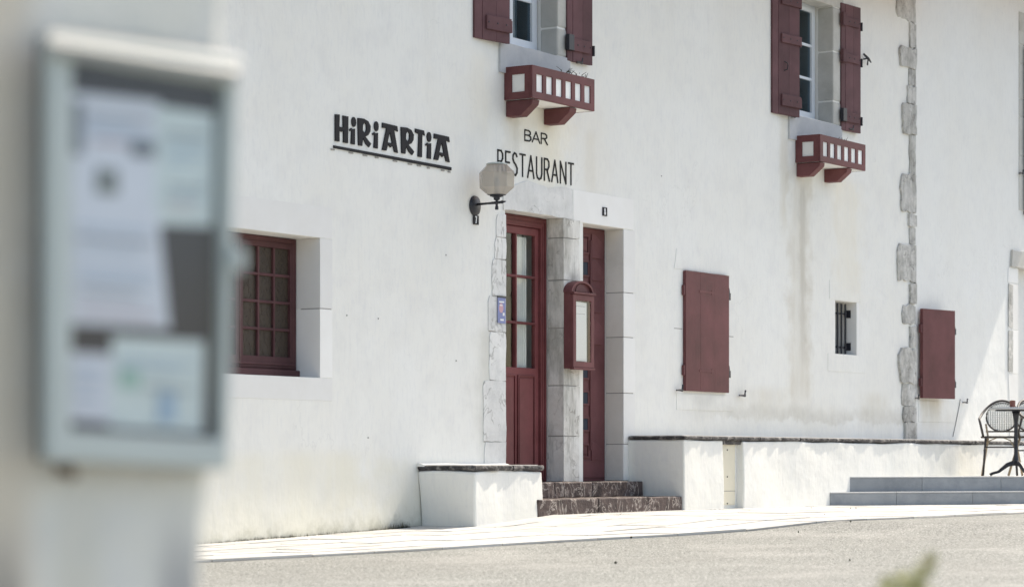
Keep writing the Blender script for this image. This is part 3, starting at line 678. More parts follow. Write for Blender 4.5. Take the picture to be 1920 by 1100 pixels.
MB().box(cols_[1] - .011, cols_[1] + .011, n0 - .07, n0 - .022, gz0, gz1).build('muntin', M['maroon_gloss'], door1, .004)
for yy in (518, 605):
    z = Z1(985, yy, n0); MB().box(cols_[0], cols_[2], n0 - .068, n0 - .024, z - .012, z + .012).build('muntin', M['maroon_gloss'], door1, .004)
zz = [gz0, Z1(985, 605, n0), Z1(985, 518, n0), gz1]
for a, b in ((cols_[0], cols_[1]), (cols_[1], cols_[2])):
    for c_, d_ in zip(zz, zz[1:]): MB().box(a, b, n0 - .052, n0 - .048, c_, d_).build('pane', M['glassdoor'], door1)
    # lower raised panel
    MB().prism(frame_prism(a + .02, b - .02, ZD + .10, zr - .07, .014), n0 - .027, n0 - .012).build('moulding', M['maroon_gloss'], door1, .004)
    MB().box(a + .05, b - .05, n0 - .0275, n0 - .018, ZD + .13, zr - .10).build('panel', M['maroon_gloss'], door1, .008)
mb = MB(); N_ = 40
for i in range(N_):   # folded curtain
    a = cols_[1] + .03 + (cols_[2] - cols_[1] - .10) * i / N_; b = cols_[1] + .03 + (cols_[2] - cols_[1] - .10) * (i + 1) / N_
    fa = .012 * sin(i * 1.1); fb = .012 * sin((i + 1) * 1.1)
    mb.add([(a, -(n0 - .085 + fa), gz0 - .05), (b, -(n0 - .085 + fb), gz0 - .05), (b, -(n0 - .085 + fb), gz1 - .02), (a, -(n0 - .085 + fa), gz1 - .02)], [(0, 1, 2, 3)])
mb.build('curtain', M['curtain'], door1, smooth=True)
# ---- door 2: panelled maroon door with small square lights
d0, d1 = oD2[0] + .004, oD2[1] - .008; ztop = oD2[3] - .004; n0 = -.19
door2 = MB().box(d0, d1, n0 - .06, n0 - .02, ZD, ztop).build('door', M['maroon_dark'], house, .004); setlab(door2, 'solid panelled maroon door with a column of small square lights, right of the menu box')
uc = U1(1092 + 8, n0)
rows2 = [(442, 478, 'p'), (489, 520, 'g'), (540, 580, 'p'), (600, 640, 'p'), (672, 712, 'g'), (732, 760, 'g'), (781, 809, 'g'), (831, 858, 'p')]
for (ya, yb, kd) in rows2:
    zt = Z1(1112, ya, n0); zb = Z1(1112, yb, n0); a0 = U1(1088, n0); a1 = U1(1106, n0)
    MB().prism(frame_prism(a0 - .10, a1, zb, zt, .018), n0 - .0195, n0 - .004).build('moulding', M['maroon_dark'], door2, .004)
    if kd == 'g': MB().box(a0 - .08, a1 - .02, n0 - .0195, n0 - .014, zb + .02, zt - .02).build('pane', M['insidedark'], door2)
    else: MB().box(a0 - .06, a1 - .035, n0 - .0195, n0 - .008, zb + .035, zt - .035).build('panel', M['maroon_dark'], door2, .006)
    # right-hand arched panel
    b0 = U1(1111, n0); b1 = U1(1131, n0); zt2 = zt + .02; zb2 = zb - .03
    arch = [(b0, zb2), (b1, zb2), (b1, zt2 - .09)] + [(b0 + (b1 - b0) * (1 - s / 8), zt2 - .09 + .09 * sin(pi / 2 * s / 8)) for s in range(1, 9)]
    if kd != 'g' or yb < 700: MB().prism([arch], n0 - .0195, n0 - .006).build('panel', M['maroon_dark'], door2, .007)
a = U1(1107.5, n0); MB().box(a, a + .022, n0 - .0195, n0 + .0, ZD + .3, ztop - .12).build('rib', M['maroon_dark'], door2, .004)
MB().box(d0 + .02, d1 - .02, n0 - .0195, n0 - .010, ZD + .03, ZD + .2).build('kick_board', M['maroon_dark'], door2, .005)

# ================================================================== NEIGHBOURING HOUSE
house2 = thing('neighbour_house', 'white rendered neighbouring house right of the rough stone corner strip', 'building', F2)
U2, Z2 = lambda px, n=0: F2.w(px, 0, n)[0], lambda px, py, n=0: F2.w(px, py, n)[1]
ZE2 = 7.1; OV2 = 1.0  # unseen overhang deepened to keep the walls by the corner in shade
su2 = SUN.x * F2.ux.x + SUN.y * F2.ux.y
uE = U2(1832) + (ZE2 - Z2(1832, 716)) * su2 / SUN.z  # unseen house end placed so its roof edge casts the slanting shadow
w3 = (U2(1919), U2(1919) + .95, Z2(1919, 402), Z2(1919, 62)); dr3 = (U2(1908), U2(1908) + .9, .47, Z2(1908, 500))
mb = MB(); walled(mb, .001, uE, Z0, ZE2, [w3, dr3]); mb.build('wall', M['plaster2'], house2)
mb = MB(); mb.box(.003, .4, -9, -.452, Z0, ZE2); mb.box(uE - .4, uE, -9, -.452, Z0, ZE2); mb.box(.003, uE, -9.4, -9.002, Z0, ZE2); mb.build('rear_wall', M['whitewash'], house2)
mb = MB(); mb.box(.45, uE - .45, -8.9, -.46, .2, .44); mb.box(.45, uE - .45, -8.9, -.46, 3.2, 3.4); mb.build('floor', M['room'], house2)
MB().profile_u([(OV2, ZE2 + .02), (OV2, ZE2 + .12), (-4.6, ZE2 + 2.1), (-10, ZE2 + .12), (-10, ZE2 + .02)], .002, uE).build('roof', M['tile'], house2)
r_u = U2(1720.5); fs = F2.p(r_u, .03)
r_ = closed_shutter(F2, r_u, r_u + Frame(fs.x, fs.y, 47).w(1785, 0)[0], Z2(1720.5, 746), Z2(1720.5, 578.5), house2, 'closed maroon shutter standing proud of the wall right of the stone corner strip', (Z2(1787, 720), Z2(1787, 622)), n0=.03, th=.045, nb=1)
R_ = Matrix.Translation((r_u, -.03, 0)) @ Matrix.Rotation(radians(-9), 4, 'Z') @ Matrix.Translation((-r_u, .03, 0))
r_.matrix_local = R_ 
m_ = MB(); 
holder(U2(1712) if U2(1712) > 0 else .0, Z2(1714, 746), .8, house2); holder(U2(1805), Z2(1805, 754), .8, house2)
MB().box(U2(1722), U2(1790), -.01, .005, Z2(1720, 790), Z2(1720, 750)).build('window_sill', M['plaster2'], house2, .003)
# stone strip of the upper right window
ysw = [48, 84, 120, 186, 219, 292, 330, 395]
for a, b in zip(ysw, ysw[1:]):
    MB().box(U2(1910), w3[0] + .006, -.16, .010, Z2(1914, b) + .004, Z2(1914, a) - .004).build('jamb_stone', M['windowstone'], house2, .005)
MB().box(U2(1910), w3[1] + .2, -.16, .012, w3[3] + .002, w3[3] + .26).build('lintel', M['windowstone'], house2, .005)
sh = MB().box(U2(1917.5), U2(1917.5) + .5, .03, .065, Z2(1918, 402), Z2(1918, 90)).build('shutter', M['black'], house2, .004)
setlab(sh, 'dark shutter at the right edge of the picture beside the upper window')
holder(U2(1910), Z2(1910, 325), .8, house2)
MB().box(w3[0] + .01, w3[1] - .01, -.3, -.26, w3[2] + .01, w3[3] - .01).build('window', M['insidedark'], house2)  # dark slab in place of the unlit window opening
# door stones
MB().prism([wob([(U2(1893), Z2(1893, 499)), (dr3[1] + .3, Z2(1893, 500)), (dr3[1] + .3, Z2(1893, 468)), (U2(1895), Z2(1893, 469))], .008, .07)], -.16, .035).build('lintel', M['windowstone'], house2, .008)
ysd = [502, 531, 618, 700, 760, 824]
for i, (a, b) in enumerate(zip(ysd, ysd[1:])):
    MB().prism([wob([(U2(1889 + i), Z2(1900, b) + .005), (dr3[0] + .006, Z2(1900, b) + .005), (dr3[0] + .006, Z2(1900, a) - .005), (U2(1890), Z2(1900, a) - .005)], .006, .08, seed=i)], -.16, .008).build('jamb_stone', M['cutstone'], house2, .004)
    if i in (1, 2): MB().prism([wob([(U2(1889.5), Z2(1900, b) + .03), (U2(1897.5), Z2(1900, b) + .02), (U2(1898), Z2(1900, a) - .02), (U2(1890), Z2(1900, a) - .012)], .006, .06, seed=i + 8)], .003, .014).build('bare_stone', M['quoin'], house2, .004)
MB().box(dr3[0] + .01, dr3[1] - .01, -.2, -.15, .47, dr3[3] - .01).build('door', M['whitepanel'], house2, .004)
# thin cable on the render
mb = MB(); p = [(1800, 748), (1797, 765), (1792, 790), (1786, 818)]; mb.tube([(U2(a), .006, Z2(a, b)) for a, b in p], .005, 5); mb.build('cable', M['joint'], house2)

# ================================================================== LOW WALLS, STEPS, TERRACE
def block(mb_pts, name, mat, parent, lump=(.018, 1.6), cuts=.14, bev=0): return mb_pts.build(name, mat, parent, 0.012, False, lump, cuts)
def coping(u0, u1, n0, n1, z0, z1, parent, step=.6, seed=0):
    u = u0; i = 0
    while u < u1 - .01:
        e = min(u1, u + step * random.uniform(.8, 1.25)); 
        if u1 - e < .2: e = u1
        # rough-edged slab: outline roughened in plan
        pts = wob([(u + .003, n0), (e - .003, n0), (e - .003, n1), (u + .003, n1)], .010, .05, seed=seed + i)
        k = len(pts); vs = []
        for lv, (zz_, ins) in enumerate(((z0, .012), (z0 + (z1 - z0) * .45, -.003), (z1 - .006, .0), (z1, .012))):
            for (a, b) in pts:
                cx = (u + e) / 2; cn = (n0 + n1) / 2
                jit = noise.noise(Vector((a * 22, b * 22, lv * 5 + seed))) * .010
                sa = ins + (jit if b > n1 - .03 or a < u0 + .03 else 0)
                vs.append((a + (sa if a < cx else -sa) * (1 if abs(a - u0) < .03 else 0), -(min(b, n1 + .02) - (sa if b > cn else 0)), zz_ + (noise.noise(Vector((a * 6, b * 6, 3))) * .006 if lv == 0 else 0)))
        fs = [tuple(reversed(range(k))), tuple(range(3 * k, 4 * k))]
        for l in range(3):
            for j in range(k): fs.append((l * k + j, l * k + (j + 1) % k, (l + 1) * k + (j + 1) % k, (l + 1) * k + j))
        MB().add(vs, fs).build('coping_stone', M['slate'], parent); u = e; i += 1
# bench left of the door
bench = thing('rendered_bench', 'whitewashed masonry bench block with dark slate top, left of the glazed door', 'bench', F1, -1.3, .3, 0)
ub0, ub1 = -1.885, U1(1018, .61)
MB().add([(ub0 + .05, -.003, zg(ub0) - .1), (ub0 + .015, -.61, zg(ub0) - .1), (ub1, -.61, zg(ub1) - .1), (ub1, -.003, zg(ub1) - .1),
          (ub0, -.003, .542), (ub0 + .0, -.605, .542), (ub1, -.60, .542), (ub1, -.003, .542)],
         [(0, 1, 2, 3), (4, 5, 6, 7), (0, 1, 5, 4), (1, 2, 6, 5), (2, 3, 7, 6), (3, 0, 4, 7)]).build('block', M['whitewash'], bench, .02, False, (.022, 1.7), .12)
coping(ub0 - .012, ub1 + .01, .012, .615, .548, .592, bench, .55, 4)
# sloping plaster fillet where the bench meets the wall
MB().profile_u([(.0, .58), (.0, .612), (.02, .612), (.08, .598), (.08, .58)], ub0 - .01, ub0 + 1.35).build('fillet', M['whitewash'], bench, 0, False, (.008, 3), .1)
MB().box(ub0 + .02, ub1 - .03, .012, .575, .58, .597).build('rendered_top', M['slab'], bench, .004)
# door steps
steps = thing('door_steps', 'two dark veined marble steps leading up to the maroon doors', 'steps', F1, .5, .4, .1)
us1 = U1(1280, .62)
def slabs(u0, u1, n_a, n_b, z0, z1, L, seed, endround=False):
    u = u0; i = 0
    while u < u1 - .01:
        e = min(u1, u + L * (1 + .2 * sin(i * 2 + seed)))
        if u1 - e < .25: e = u1
        MB().prism([[(u + .002, z0), (e - .002, z0), (e - .002, z1), (u + .002, z1)]], n_a, n_b).build('step_stone', M['darkmarble'], steps, .012, False, (.008, 5), .10); u = e; i += 1
slabs(-.9, us1 - .004, .0, .62, .06, .286, .9, 1)
slabs(-.9, U1(1205, .2), .001, .21, .289, .432, .8, 2)
MB().box(oD1[0] + .01, U1(1170), -.45, .0005, .39, .4345).build('threshold', M['darkmarble'], steps, .003)
# terrace wall
terr = thing('terrace_wall', 'long low whitewashed terrace wall with dark stone coping, in front of the facade', 'wall', F1, 6, .3, 0)
ut0 = 1.75; s0, s1 = U1(1357, .63), U1(1394, .63); ut1 = 13.2
def tblock(a, b, na=.005):
    MB().box(a, b, na, .63, zg(a) - .12, .838).build('block', M['whitewash'], terr, .015, False, (.016, 1.5), .15)
tblock(ut0, s0); tblock(s1, ut1)
MB().box(s0 - .02, s1 + .02, .01, .55, 0.0, .835).build('niche_back', M['whitewash'], terr)
MB().box(s0 + .003, s1 - .06, .552, .566, .19, .80).build('cover_panel', M['cream'], terr, .003)
for yy in (843, 893, 943):
    MB().disc(((s0 + s1) / 2 - .02, Z1(1375, yy, .6)), .008, .008, .567, .571, 8).build('screw', M['black'], terr)
MB().box(s0 + .004, s1 - .062, .5665, .568, .325, .331).build('panel_joint', M['joint'], terr)
coping(ut0 - .01, ut1, .012, .642, .842, .880, terr, .75, 11)
MB().box(ut0 + .03, ut1, .008, .60, .87, .886).build('rendered_top', M['slab'], terr, .004)
MB().box(s0, s1, .566, .60, .80, .841).build('niche_lintel', M['slate'], terr, .006, False, (.006, 6), .06)


# grey granite steps at the right
gst = thing('granite_steps', 'two blue-grey granite steps up to the cafe terrace, at the right', 'steps', F3, 2, .1, 0)
U3 = lambda px, n=0: F3.w(px, 0, n)[0]; Z3 = lambda px, py, n=0: F3.w(px, py, n)[1]
STR = .28
zl0 = Z3(1700, 950); zl1 = Z3(1700, 921.5); zu1 = Z3(1700, 893, -STR) 
js = [U3(1557), U3(1681), U3(1824), U3(1960), U3(2100), U3(2250)]
for i, (a, b) in enumerate(zip(js, js[1:])):
    MB().box(a + .002, b - .002, -STR - .05, 0, zl0 - .15, zl1 - .016).build('riser_slab', M['granite'], gst, .002)
    MB().box(a + .002, b - .002, -STR - .03, .003, zl1 - .014, zl1).build('tread_slab', M['granitetop'], gst, .002)
js = [U3(1583, -STR), U3(1729, -STR), U3(1877, -STR), U3(2010, -STR), U3(2150, -STR), U3(2300, -STR)]
for a, b in zip(js, js[1:]):
    MB().box(a + .002, b - .002, -STR - .1, -STR, zl1 - .03, zu1 - .016).build('riser_slab', M['granite'], gst, .002)
    MB().box(a + .002, b - .002, -STR - .35, -STR + .003, zu1 - .014, zu1).build('tread_slab', M['granitetop'], gst, .002)
# platform behind, between the steps and the terrace wall
pA = F3.p(js[0] - .02, -STR - .352); pB = F3.p(js[-1], -STR - .352); pC = F1.p(13, .60); pD = F1.p(4.9, .60)
vs = [(p.x, p.y, z) for z in (-.2, zu1 - .004) for p in (pD, pA, pB, pC)]
me = bpy.data.meshes.new('cafe_terrace'); me.from_pydata(vs, [], [(0, 3, 2, 1), (4, 5, 6, 7), (0, 1, 5, 4), (1, 2, 6, 5), (2, 3, 7, 6), (3, 0, 4, 7)]); me.materials.append(M['granitetop'])
plat = struct(bpy.data.objects.new('cafe_terrace', me)); COL.objects.link(plat)
ZP = zu1

# ================================================================== FLOWER BOXES
def planter(px_c, px_r, zt, zb, lab, u_off=0):
    D = .31; u0 = U1(px_c, D); u1 = U1(px_r, D)
    o = thing('flower_box', lab, 'window box', F1, (u0 + u1) / 2, D / 2, zb, 'maroon and white boxes under the upper windows')
    BX = lambda *a: MB().box(*a)
    t = .025; rail = .085
    BX(u0 + .02, u1 - .02, .005, D - .02, zb, zb + .02).build('bottom', M['whitepanel'], o)
    BX(u0 + .03, u1 - .03, .02, D - .03, zb + .02, zt - .05).build('soil', M['soil'], o)
    # front frame with six openings backed by white panels
    nW = 6; m0 = .075; gap = .062; w = (u1 - u0 - 2 * m0 - gap * (nW - 1)) / nW
    holes = [(u0 + m0 + i * (w + gap), u0 + m0 + i * (w + gap) + w) for i in range(nW)]
    loops = [[(u0, zb), (u1, zb), (u1, zt), (u0, zt)]] + [[(a, zb + .065), (a, zt - .075), (b, zt - .075), (b, zb + .065)] for a, b in holes]
    MB().prism(loops, D - t, D).build('front_frame', M['maroon'], o, .003)
    for a, b in holes: BX(a - .01, b + .01, D - t - .012, D - t + .012, zb + .06, zt - .07).build('white_panel', M['whitepanel'], o)
    for (ua, ub, s_) in ((u0, u0 + t, -1), (u1 - t, u1, 1)):
        # end frame with one square opening
        mb = MB(); a, b, c_, d_ = .085, D - .085, zb + .065, zt - .075
        for (p0, p1, q0, q1) in ((.005, D - t - .001, zb, c_), (.005, D - t - .001, d_, zt), (.005, a, c_, d_), (b, D - t - .001, c_, d_)): mb.box(ua, ub, p0, p1, q0, q1)
        mb.build('end_frame', M['maroon'], o)
        k = ua + .012 if s_ < 0 else ub - .024
        BX(k, k + .012, a - .005, b + .005, c_ - .005, d_ + .005).build('white_panel', M['whitepanel'], o)
    for bu in (u0 + .03, u0 + (u1 - u0) * .62):
        MB().profile_u([(.002, zb - .006), (.295, zb - .006), (.285, zb - .05), (.16, zb - .15), (.002, zb - .15)], bu, bu + .12).build('bracket', M['maroon'], o, .005)
    return u0, u1
pu = [planter(998, 1115, 4.252, 3.95, 'maroon flower box with white panels under the upper window above the doorway'),
      planter(1538, 1623, 4.250, 3.95, 'maroon flower box with white panels under the upper window nearer the stone corner strip')]
def deadplant(u0, u1, z, lab, k, seed):
    rd = random.Random(seed); um = (u0 + u1) / 2
    o = thing('dried_plant', lab, 'plant', F1, um, .2, z)
    for i in range(k):
        a = rd.uniform(u0, u1); b = a + rd.uniform(-.1, .12); h = rd.uniform(.02, .09)
        mb = MB(); mb.tube([(a, rd.uniform(.1, .24), z - .05), ((a + b) / 2, .2, z + h * .6), (b, .2 + rd.uniform(-.05, .05), z + h)], [.005, .004, .002], 4)
        mb.build('twig', M['twig'], o)
    mb = MB()
    for i in range(k * 7):
        c = Vector((rd.uniform(u0, u1), -rd.uniform(.1, .26), z + rd.uniform(-.02, .06) * rd.random() * 1.5)); r = rd.uniform(.005, .013)
        d = [Vector((rd.uniform(-1, 1), rd.uniform(-1, 1), rd.uniform(-1, 1))) * r for _ in range(3)]; mb.add([c + q for q in d], [(0, 1, 2)])
    l = mb.build('dead_leaves', M['twig'], o); l['kind'] = 'stuff'
deadplant(U1(1055, .2), U1(1100, .2), 4.25, 'dry dead twigs sticking out of the flower box above the doorway', 12, 3)
deadplant(U1(1568, .2), U1(1600, .2), 4.25, 'few dry twigs in the flower box nearer the stone corner strip', 6, 8)

# ================================================================== LETTERING
sign = thing('wall_sign', 'black HIRIARTIA lettering with underline, painted decorative capitals on the white wall', 'sign', F1, -2.2, 0, 3.2)
def tr(X, Y): return F1.w(615 + X / 8, 195 + Y / 8)
def glyph(outer, holes=(), dx=0, dy=0, sy=1.0, oy=0, name='letter'):
    f = lambda l: [tr(x + dx, oy + (y - oy) * sy + dy) for x, y in l]
    MB().prism([f(outer)] + [f(h) for h in holes], .001, .012).build(name, M['letter'], sign)
def ell(cx, cy, rx, ry, k=14): return [(cx + rx * cos(2 * pi * i / k) , cy + ry * sin(2 * pi * i / k) + (rx * cos(2 * pi * i / k)) * .18) for i in range(k)]
glyph([(95, 158), (162, 160), (157, 345), (216, 352), (210, 176), (292, 190), (286, 592), (218, 578), (220, 402), (190, 420), (158, 392), (160, 566), (95, 556)])
def I_(cx, cy, sx, sy0, sy1):
    glyph(ell(cx, cy, 32, 74), name='letter_dot')
    glyph([(sx - 42, sy0 + 8), (sx - 12, sy0 - 16), (sx + 4, sy0 + 2), (sx + 42, sy0 - 6), (sx + 40, sy1 + 8), (sx - 18, sy1 - 5), (sx - 8, sy0 + 25), (sx - 30, sy0 + 30)])
I_(376, 272, 350, 378, 604); I_(714, 338, 694, 440, 664); I_(1506, 498, 1492, 598, 820)
R_o = [(435, 213), (525, 224), (590, 262), (626, 335), (622, 412), (592, 468), (548, 492), (632, 600), (602, 652), (555, 602), (512, 510), (500, 632), (444, 620)]
R_h = [(536, 272), (510, 320), (508, 400), (538, 446), (562, 392), (562, 320)]
glyph(R_o, [R_h]); glyph(R_o, [R_h], dx=648, dy=134, sy=.96, oy=213)
A_o = [(805, 283), (1026, 335), (1036, 418), (978, 388), (1037, 737), (984, 720), (960, 622), (925, 655), (888, 606), (864, 702), (801, 690), (866, 368), (802, 358)]
A_h = [(914, 412), (882, 578), (952, 592)]
glyph(A_o, [A_h]); glyph(A_o, [A_h], dx=776, dy=163, sy=.95, oy=283)
glyph([(1297, 372), (1427, 402), (1440, 478), (1402, 452), (1396, 802), (1338, 790), (1350, 452), (1299, 428)])
glyph([(75, 622), (1838, 952), (1838, 998), (75, 662)], name='underline')
for X, Y in ((70, 685), (350, 735), (560, 775), (730, 805), (1010, 858), (1235, 905), (1370, 928), (1500, 960), (1720, 998), (1812, 1020)):
    uu, zz = tr(X, Y); MB().box(uu - .02 * (1 + (X % 3) * .5), uu + .02, .001, .007, zz - .006, zz + .006).build('chip', M['joint'], sign)
# thin strokes
G = {'B': (.62, [[(0, 0), (0, 1), (.40, .98), (.54, .86), (.54, .68), (.38, .54), (0, .53)], [(.38, .53), (.58, .40), (.60, .18), (.42, .01), (0, 0)]]),
     'A': (.78, [[(0, 0), (.37, 1), (.74, 0)], [(.13, .32), (.62, .32)]]),
     'R': (.62, [[(0, 0), (0, 1), (.38, .99), (.54, .87), (.55, .66), (.40, .52), (0, .50)], [(.30, .50), (.60, 0)]]),
     'E': (.52, [[(.5, 0), (0, 0), (0, 1), (.5, 1)], [(0, .52), (.42, .52)]]),
     'S': (.58, [[(.50, .86), (.40, .97), (.22, 1), (.06, .90), (.04, .72), (.16, .58), (.38, .46), (.52, .32), (.50, .12), (.34, 0), (.14, .02), (.0, .14)]]),
     'T': (.64, [[(0, 1), (.62, 1)], [(.31, 1), (.31, 0)]]),
     'U': (.66, [[(0, 1), (0, .25), (.10, .06), (.31, 0), (.52, .06), (.62, .25), (.62, 1)]]),
     'N': (.72, [[(0, 0), (0, 1), (.68, 0), (.68, 1)]]),
     '7': (.5, [[(0, 1), (.5, 1), (.18, 0)]]),
     '8': (.5, [[(.25, .52), (.05, .68), (.08, .92), (.25, 1), (.42, .92), (.45, .68), (.25, .52), (.02, .32), (.06, .08), (.25, 0), (.44, .08), (.48, .32), (.25, .52)]])}
def strokes(mb, ch, u, z, h, wk, sw, n0, n1):
    wd, ls = G[ch]; e = 0
    for l in ls:
        P = [(u + x * h * wk, z + y * h) for x, y in l]
        for (a, b) in zip(P, P[1:]):
            a = Vector(a); b = Vector(b); d = (b - a).normalized(); q = Vector((-d.y, d.x)) * sw / 2; a2 = a - d * sw * .4; b2 = b + d * sw * .4
            e += 1; mb.prism([[tuple(a2 - q), tuple(b2 - q), tuple(b2 + q), tuple(a2 + q)]], n0, n1 + e * .0003)
    return wd * h * wk
def word(txt, u0, u1, z, h, sw, sgn):
    gap = .20 * h; tot = sum(G[c][0] for c in txt) * h
    wk = (u1 - u0 - gap * (len(txt) - 1)) / tot; u = u0
    for c_ in txt:
        mb = MB(); w = strokes(mb, c_, u, z, h, wk, sw, .001, .006); mb.build('letter', M['letterthin'], sgn); u += w + gap
s1_ = thing('wall_lettering', 'small thin capitals reading BAR above the word RESTAURANT', 'sign', F1, 0, 0, 3.6); word('BAR', U1(983.5), U1(1026), 3.617, .098, .012, s1_)
s2_ = thing('wall_lettering', 'thin capitals reading RESTAURANT on the wall over the doorway', 'sign', F1, 0, 0, 3.27); word('RESTAURANT', U1(933), U1(1075), 3.278, .203, .0165, s2_)

# old nail heads and holes in the render
for px_, py_ in ((836, 478), (855, 676), (709, 597), (650, 591), (1240, 330), (690, 820)):
    MB().disc(F1.w(px_, py_), .008, .007, .0005, .004, 8).build('nail', M['joint'], house)
# house number plaques
def plaque(px, py, ch, lab):
    u, z = F1.w(px, py); w, h = .045, .046 * 1.0
    o = thing('number_plaque', lab, 'house number', F1, u, 0, z)
    MB().box(u - .042, u + .042, .008, .016, z - .042, z + .042).build('plate', M['letter'], o, .002)
    mb = MB(); strokes(mb, ch, u - .014, z - .028, .056, .55, .011, .0162, .018); mb.build('numeral', M['whiteink'], o)
plaque(890.5, 412.5, '7', 'small black house number plate 7 just under the wall lantern')
plaque(1132, 397, '8', 'small black number plate 8 on the stone lintel above the solid door')

# ================================================================== WALL LANTERN
lu = U1(889); lz = Z1(889, 386); ln = .245
lamp = thing('wall_lantern', 'smoked eight-sided wall lantern on a black iron arm, left of the doorway', 'wall lamp', F1, lu, 0, lz)
mb = MB(); sg = 24
for (k, nn) in ((1.0, .004), (.96, .02), (.6, .032), (.2, .038)):
    for i in range(sg): a = 2 * pi * i / sg; mb.v.append(Vector((lu + .085 * k * cos(a), -nn, lz + .092 * k * sin(a))))
for l in range(3):
    for i in range(sg): mb.f.append([l * sg + i, l * sg + (i + 1) % sg, (l + 1) * sg + (i + 1) % sg, (l + 1) * sg + i])
mb.f.append(list(range(3 * sg, 4 * sg))); mb.build('wall_plate', M['black'], lamp, 0, True)
zz = lambda y: Z1(889, y) - .0
mb = MB(); mb.tube([(lu, .03, lz + .012), (lu, .15, lz + .014), (lu, .245, lz + .016), (lu, .30, lz + .018)], [.012, .010, .014, .012], 8); mb.tube([(lu, .30, lz + .018), (lu, .345, lz + .022)], [.016, .003], 8); mb.build('arm', M['black'], lamp, 0, True)
PXM = 23.2 / FPX
zf = lambda y: EYE - (y - HZ) * PXM
MB().lathe([(.016, zf(393)), (.016, zf(388)), (.012, zf(386)), (.012, zf(376)), (.028, zf(374)), (.030, zf(370)), (.062, zf(368)), (.062, zf(366)), (.085, zf(365.5))], (lu, ln), 16).build('neck', M['black'], lamp)
PH = pi / 8
MB().lathe([(.085, zf(365)), (.158, zf(352)), (.162, zf(324)), (.095, zf(309))], (lu, ln), 8, PH).build('shade', M['lampglass'], lamp, .002)
mb = MB(); mb.lathe([(.100, zf(308.5)), (.098, zf(306.5)), (.05, zf(304.5)), (.01, zf(304))], (lu, ln), 8, PH); mb.build('cap', M['aluminium'], lamp, .002)
MB().lathe([(.02, zf(365)), (.024, zf(355)), (.018, zf(350)), (.028, zf(343)), (.020, zf(334))], (lu, ln), 10).build('bulb', M['whitepaint'], lamp, 0, True)

# ================================================================== MENU BOX
mu0 = U1(1075, .12); mu1 = U1(1114, .12); mz0 = Z1(1075, 690, .12); mz1 = Z1(1075, 547, .12)
menu = thing('menu_box', 'arched maroon menu display box with white sheet, on the stone pillar between the doors', 'menu box', F1, (mu0 + mu1) / 2, 0, mz0)
mc = (mu0 + mu1) / 2
side = [(mu0, mz0), (mu1, mz0), (mu1, mz1)] + [(mc + (mu1 - mu0) / 2 * cos(a), mz1 + .105 * sin(a)) for a in [pi * i / 14 for i in range(1, 14)]] + [(mu0, mz1)]
MB().prism([side], .012, .085).build('case', M['maroon'], menu, .004)
arc = [(mc + ((mu1 - mu0) / 2 + .012) * cos(a), mz1 + .115 * sin(a)) for a in [pi * i / 18 for i in range(19)]]; arc2 = [(mc + ((mu1 - mu0) / 2 - .01) * cos(a), mz1 + .095 * sin(a)) for a in [pi * i / 18 for i in range(18, -1, -1)]]
MB().prism([arc + arc2], .012, .11).build('arched_hood', M['maroon'], menu, .003)
mb = MB(); mb.prism([[(mc + .10 * cos(a), mz1 + .012 + .075 * sin(a)) for a in [pi * i / 12 for i in range(13)]]], .085, .092); mb.build('arch_panel', M['maroon_dark'], menu, .003)
MB().prism(frame_prism(mu0, mu1, mz0 + .012, mz1 - .02, .055), .0855, .12).build('door_frame', M['maroon'], menu, .004)
MB().box(mu0 - .01, mu1 + .015, .0855, .135, mz1 - .018, mz1 + .004).build('ledge', M['maroon'], menu, .004)
MB().box(mu0 - .004, mu1 + .008, .0855, .128, mz0 - .01, mz0 + .010).build('bottom_ledge', M['maroon'], menu, .003)
MB().box(mu0 + .056, mu1 - .056, .0858, .0875, mz0 + .068, mz1 - .077).build('backing', M['insidedark'], menu)
uS0, uS1 = mu0 + .045, mu1 - .095
MB().prism([wob([(uS0 + .015, mz0 + .075), (uS1, mz0 + .07), (uS1 - .004, mz1 - .09), (uS0 + .02, mz1 - .085)], .002, .1)], .089, .095).build('menu_sheet', M['paper'], menu)
for i in range(16): MB().box(uS0 + .05, uS1 - .03 - .03 * ((i * 7) % 3), .0953, .0955, mz1 - .13 - i * .024, mz1 - .127 - i * .024).build('menu_line', M['whiteink'] if i > 5 else M['greyink'] if i % 3 == 0 else M['lavender'], menu)
MB().box(mu0 + .056, mu1 - .056, .112, .114, mz0 + .068, mz1 - .077).build('pane', M['glassdoor'], menu)

# blue poster on the jamb
pu0, pu1 = U1(930.5), U1(945); pz0, pz1 = Z1(938, 606), Z1(938, 558)
post = thing('blue_poster', 'small faded blue notice with pale print on the stone door jamb', 'poster', F1, (pu0 + pu1) / 2, 0, pz0)
MB().box(pu0, pu1, .014, .018, pz0, pz1).build('sheet', M['blueposter'], post)
mb = MB(); 
for i, (a, b, c_, d_) in enumerate(((.15, .8, .80, .86), (.2, .6, .68, .72), (.3, .75, .10, .17), (.62, .85, .30, .42))): mb.box(pu0 + (pu1 - pu0) * a, pu0 + (pu1 - pu0) * b, .0182, .019, pz0 + (pz1 - pz0) * c_, pz0 + (pz1 - pz0) * d_)
mb.build('print', M['whiteink'], post)
mb = MB(); mb.disc(((pu0 + pu1) / 2 - .01, pz0 + .14), .035, .045, .0182, .0188); mb.build('picture', M['pinkink'], post)
MB().box(pu0 - .003, pu1 + .003, .012, .024, pz1, pz1 + .01).build('top_rail', M['black'], post)

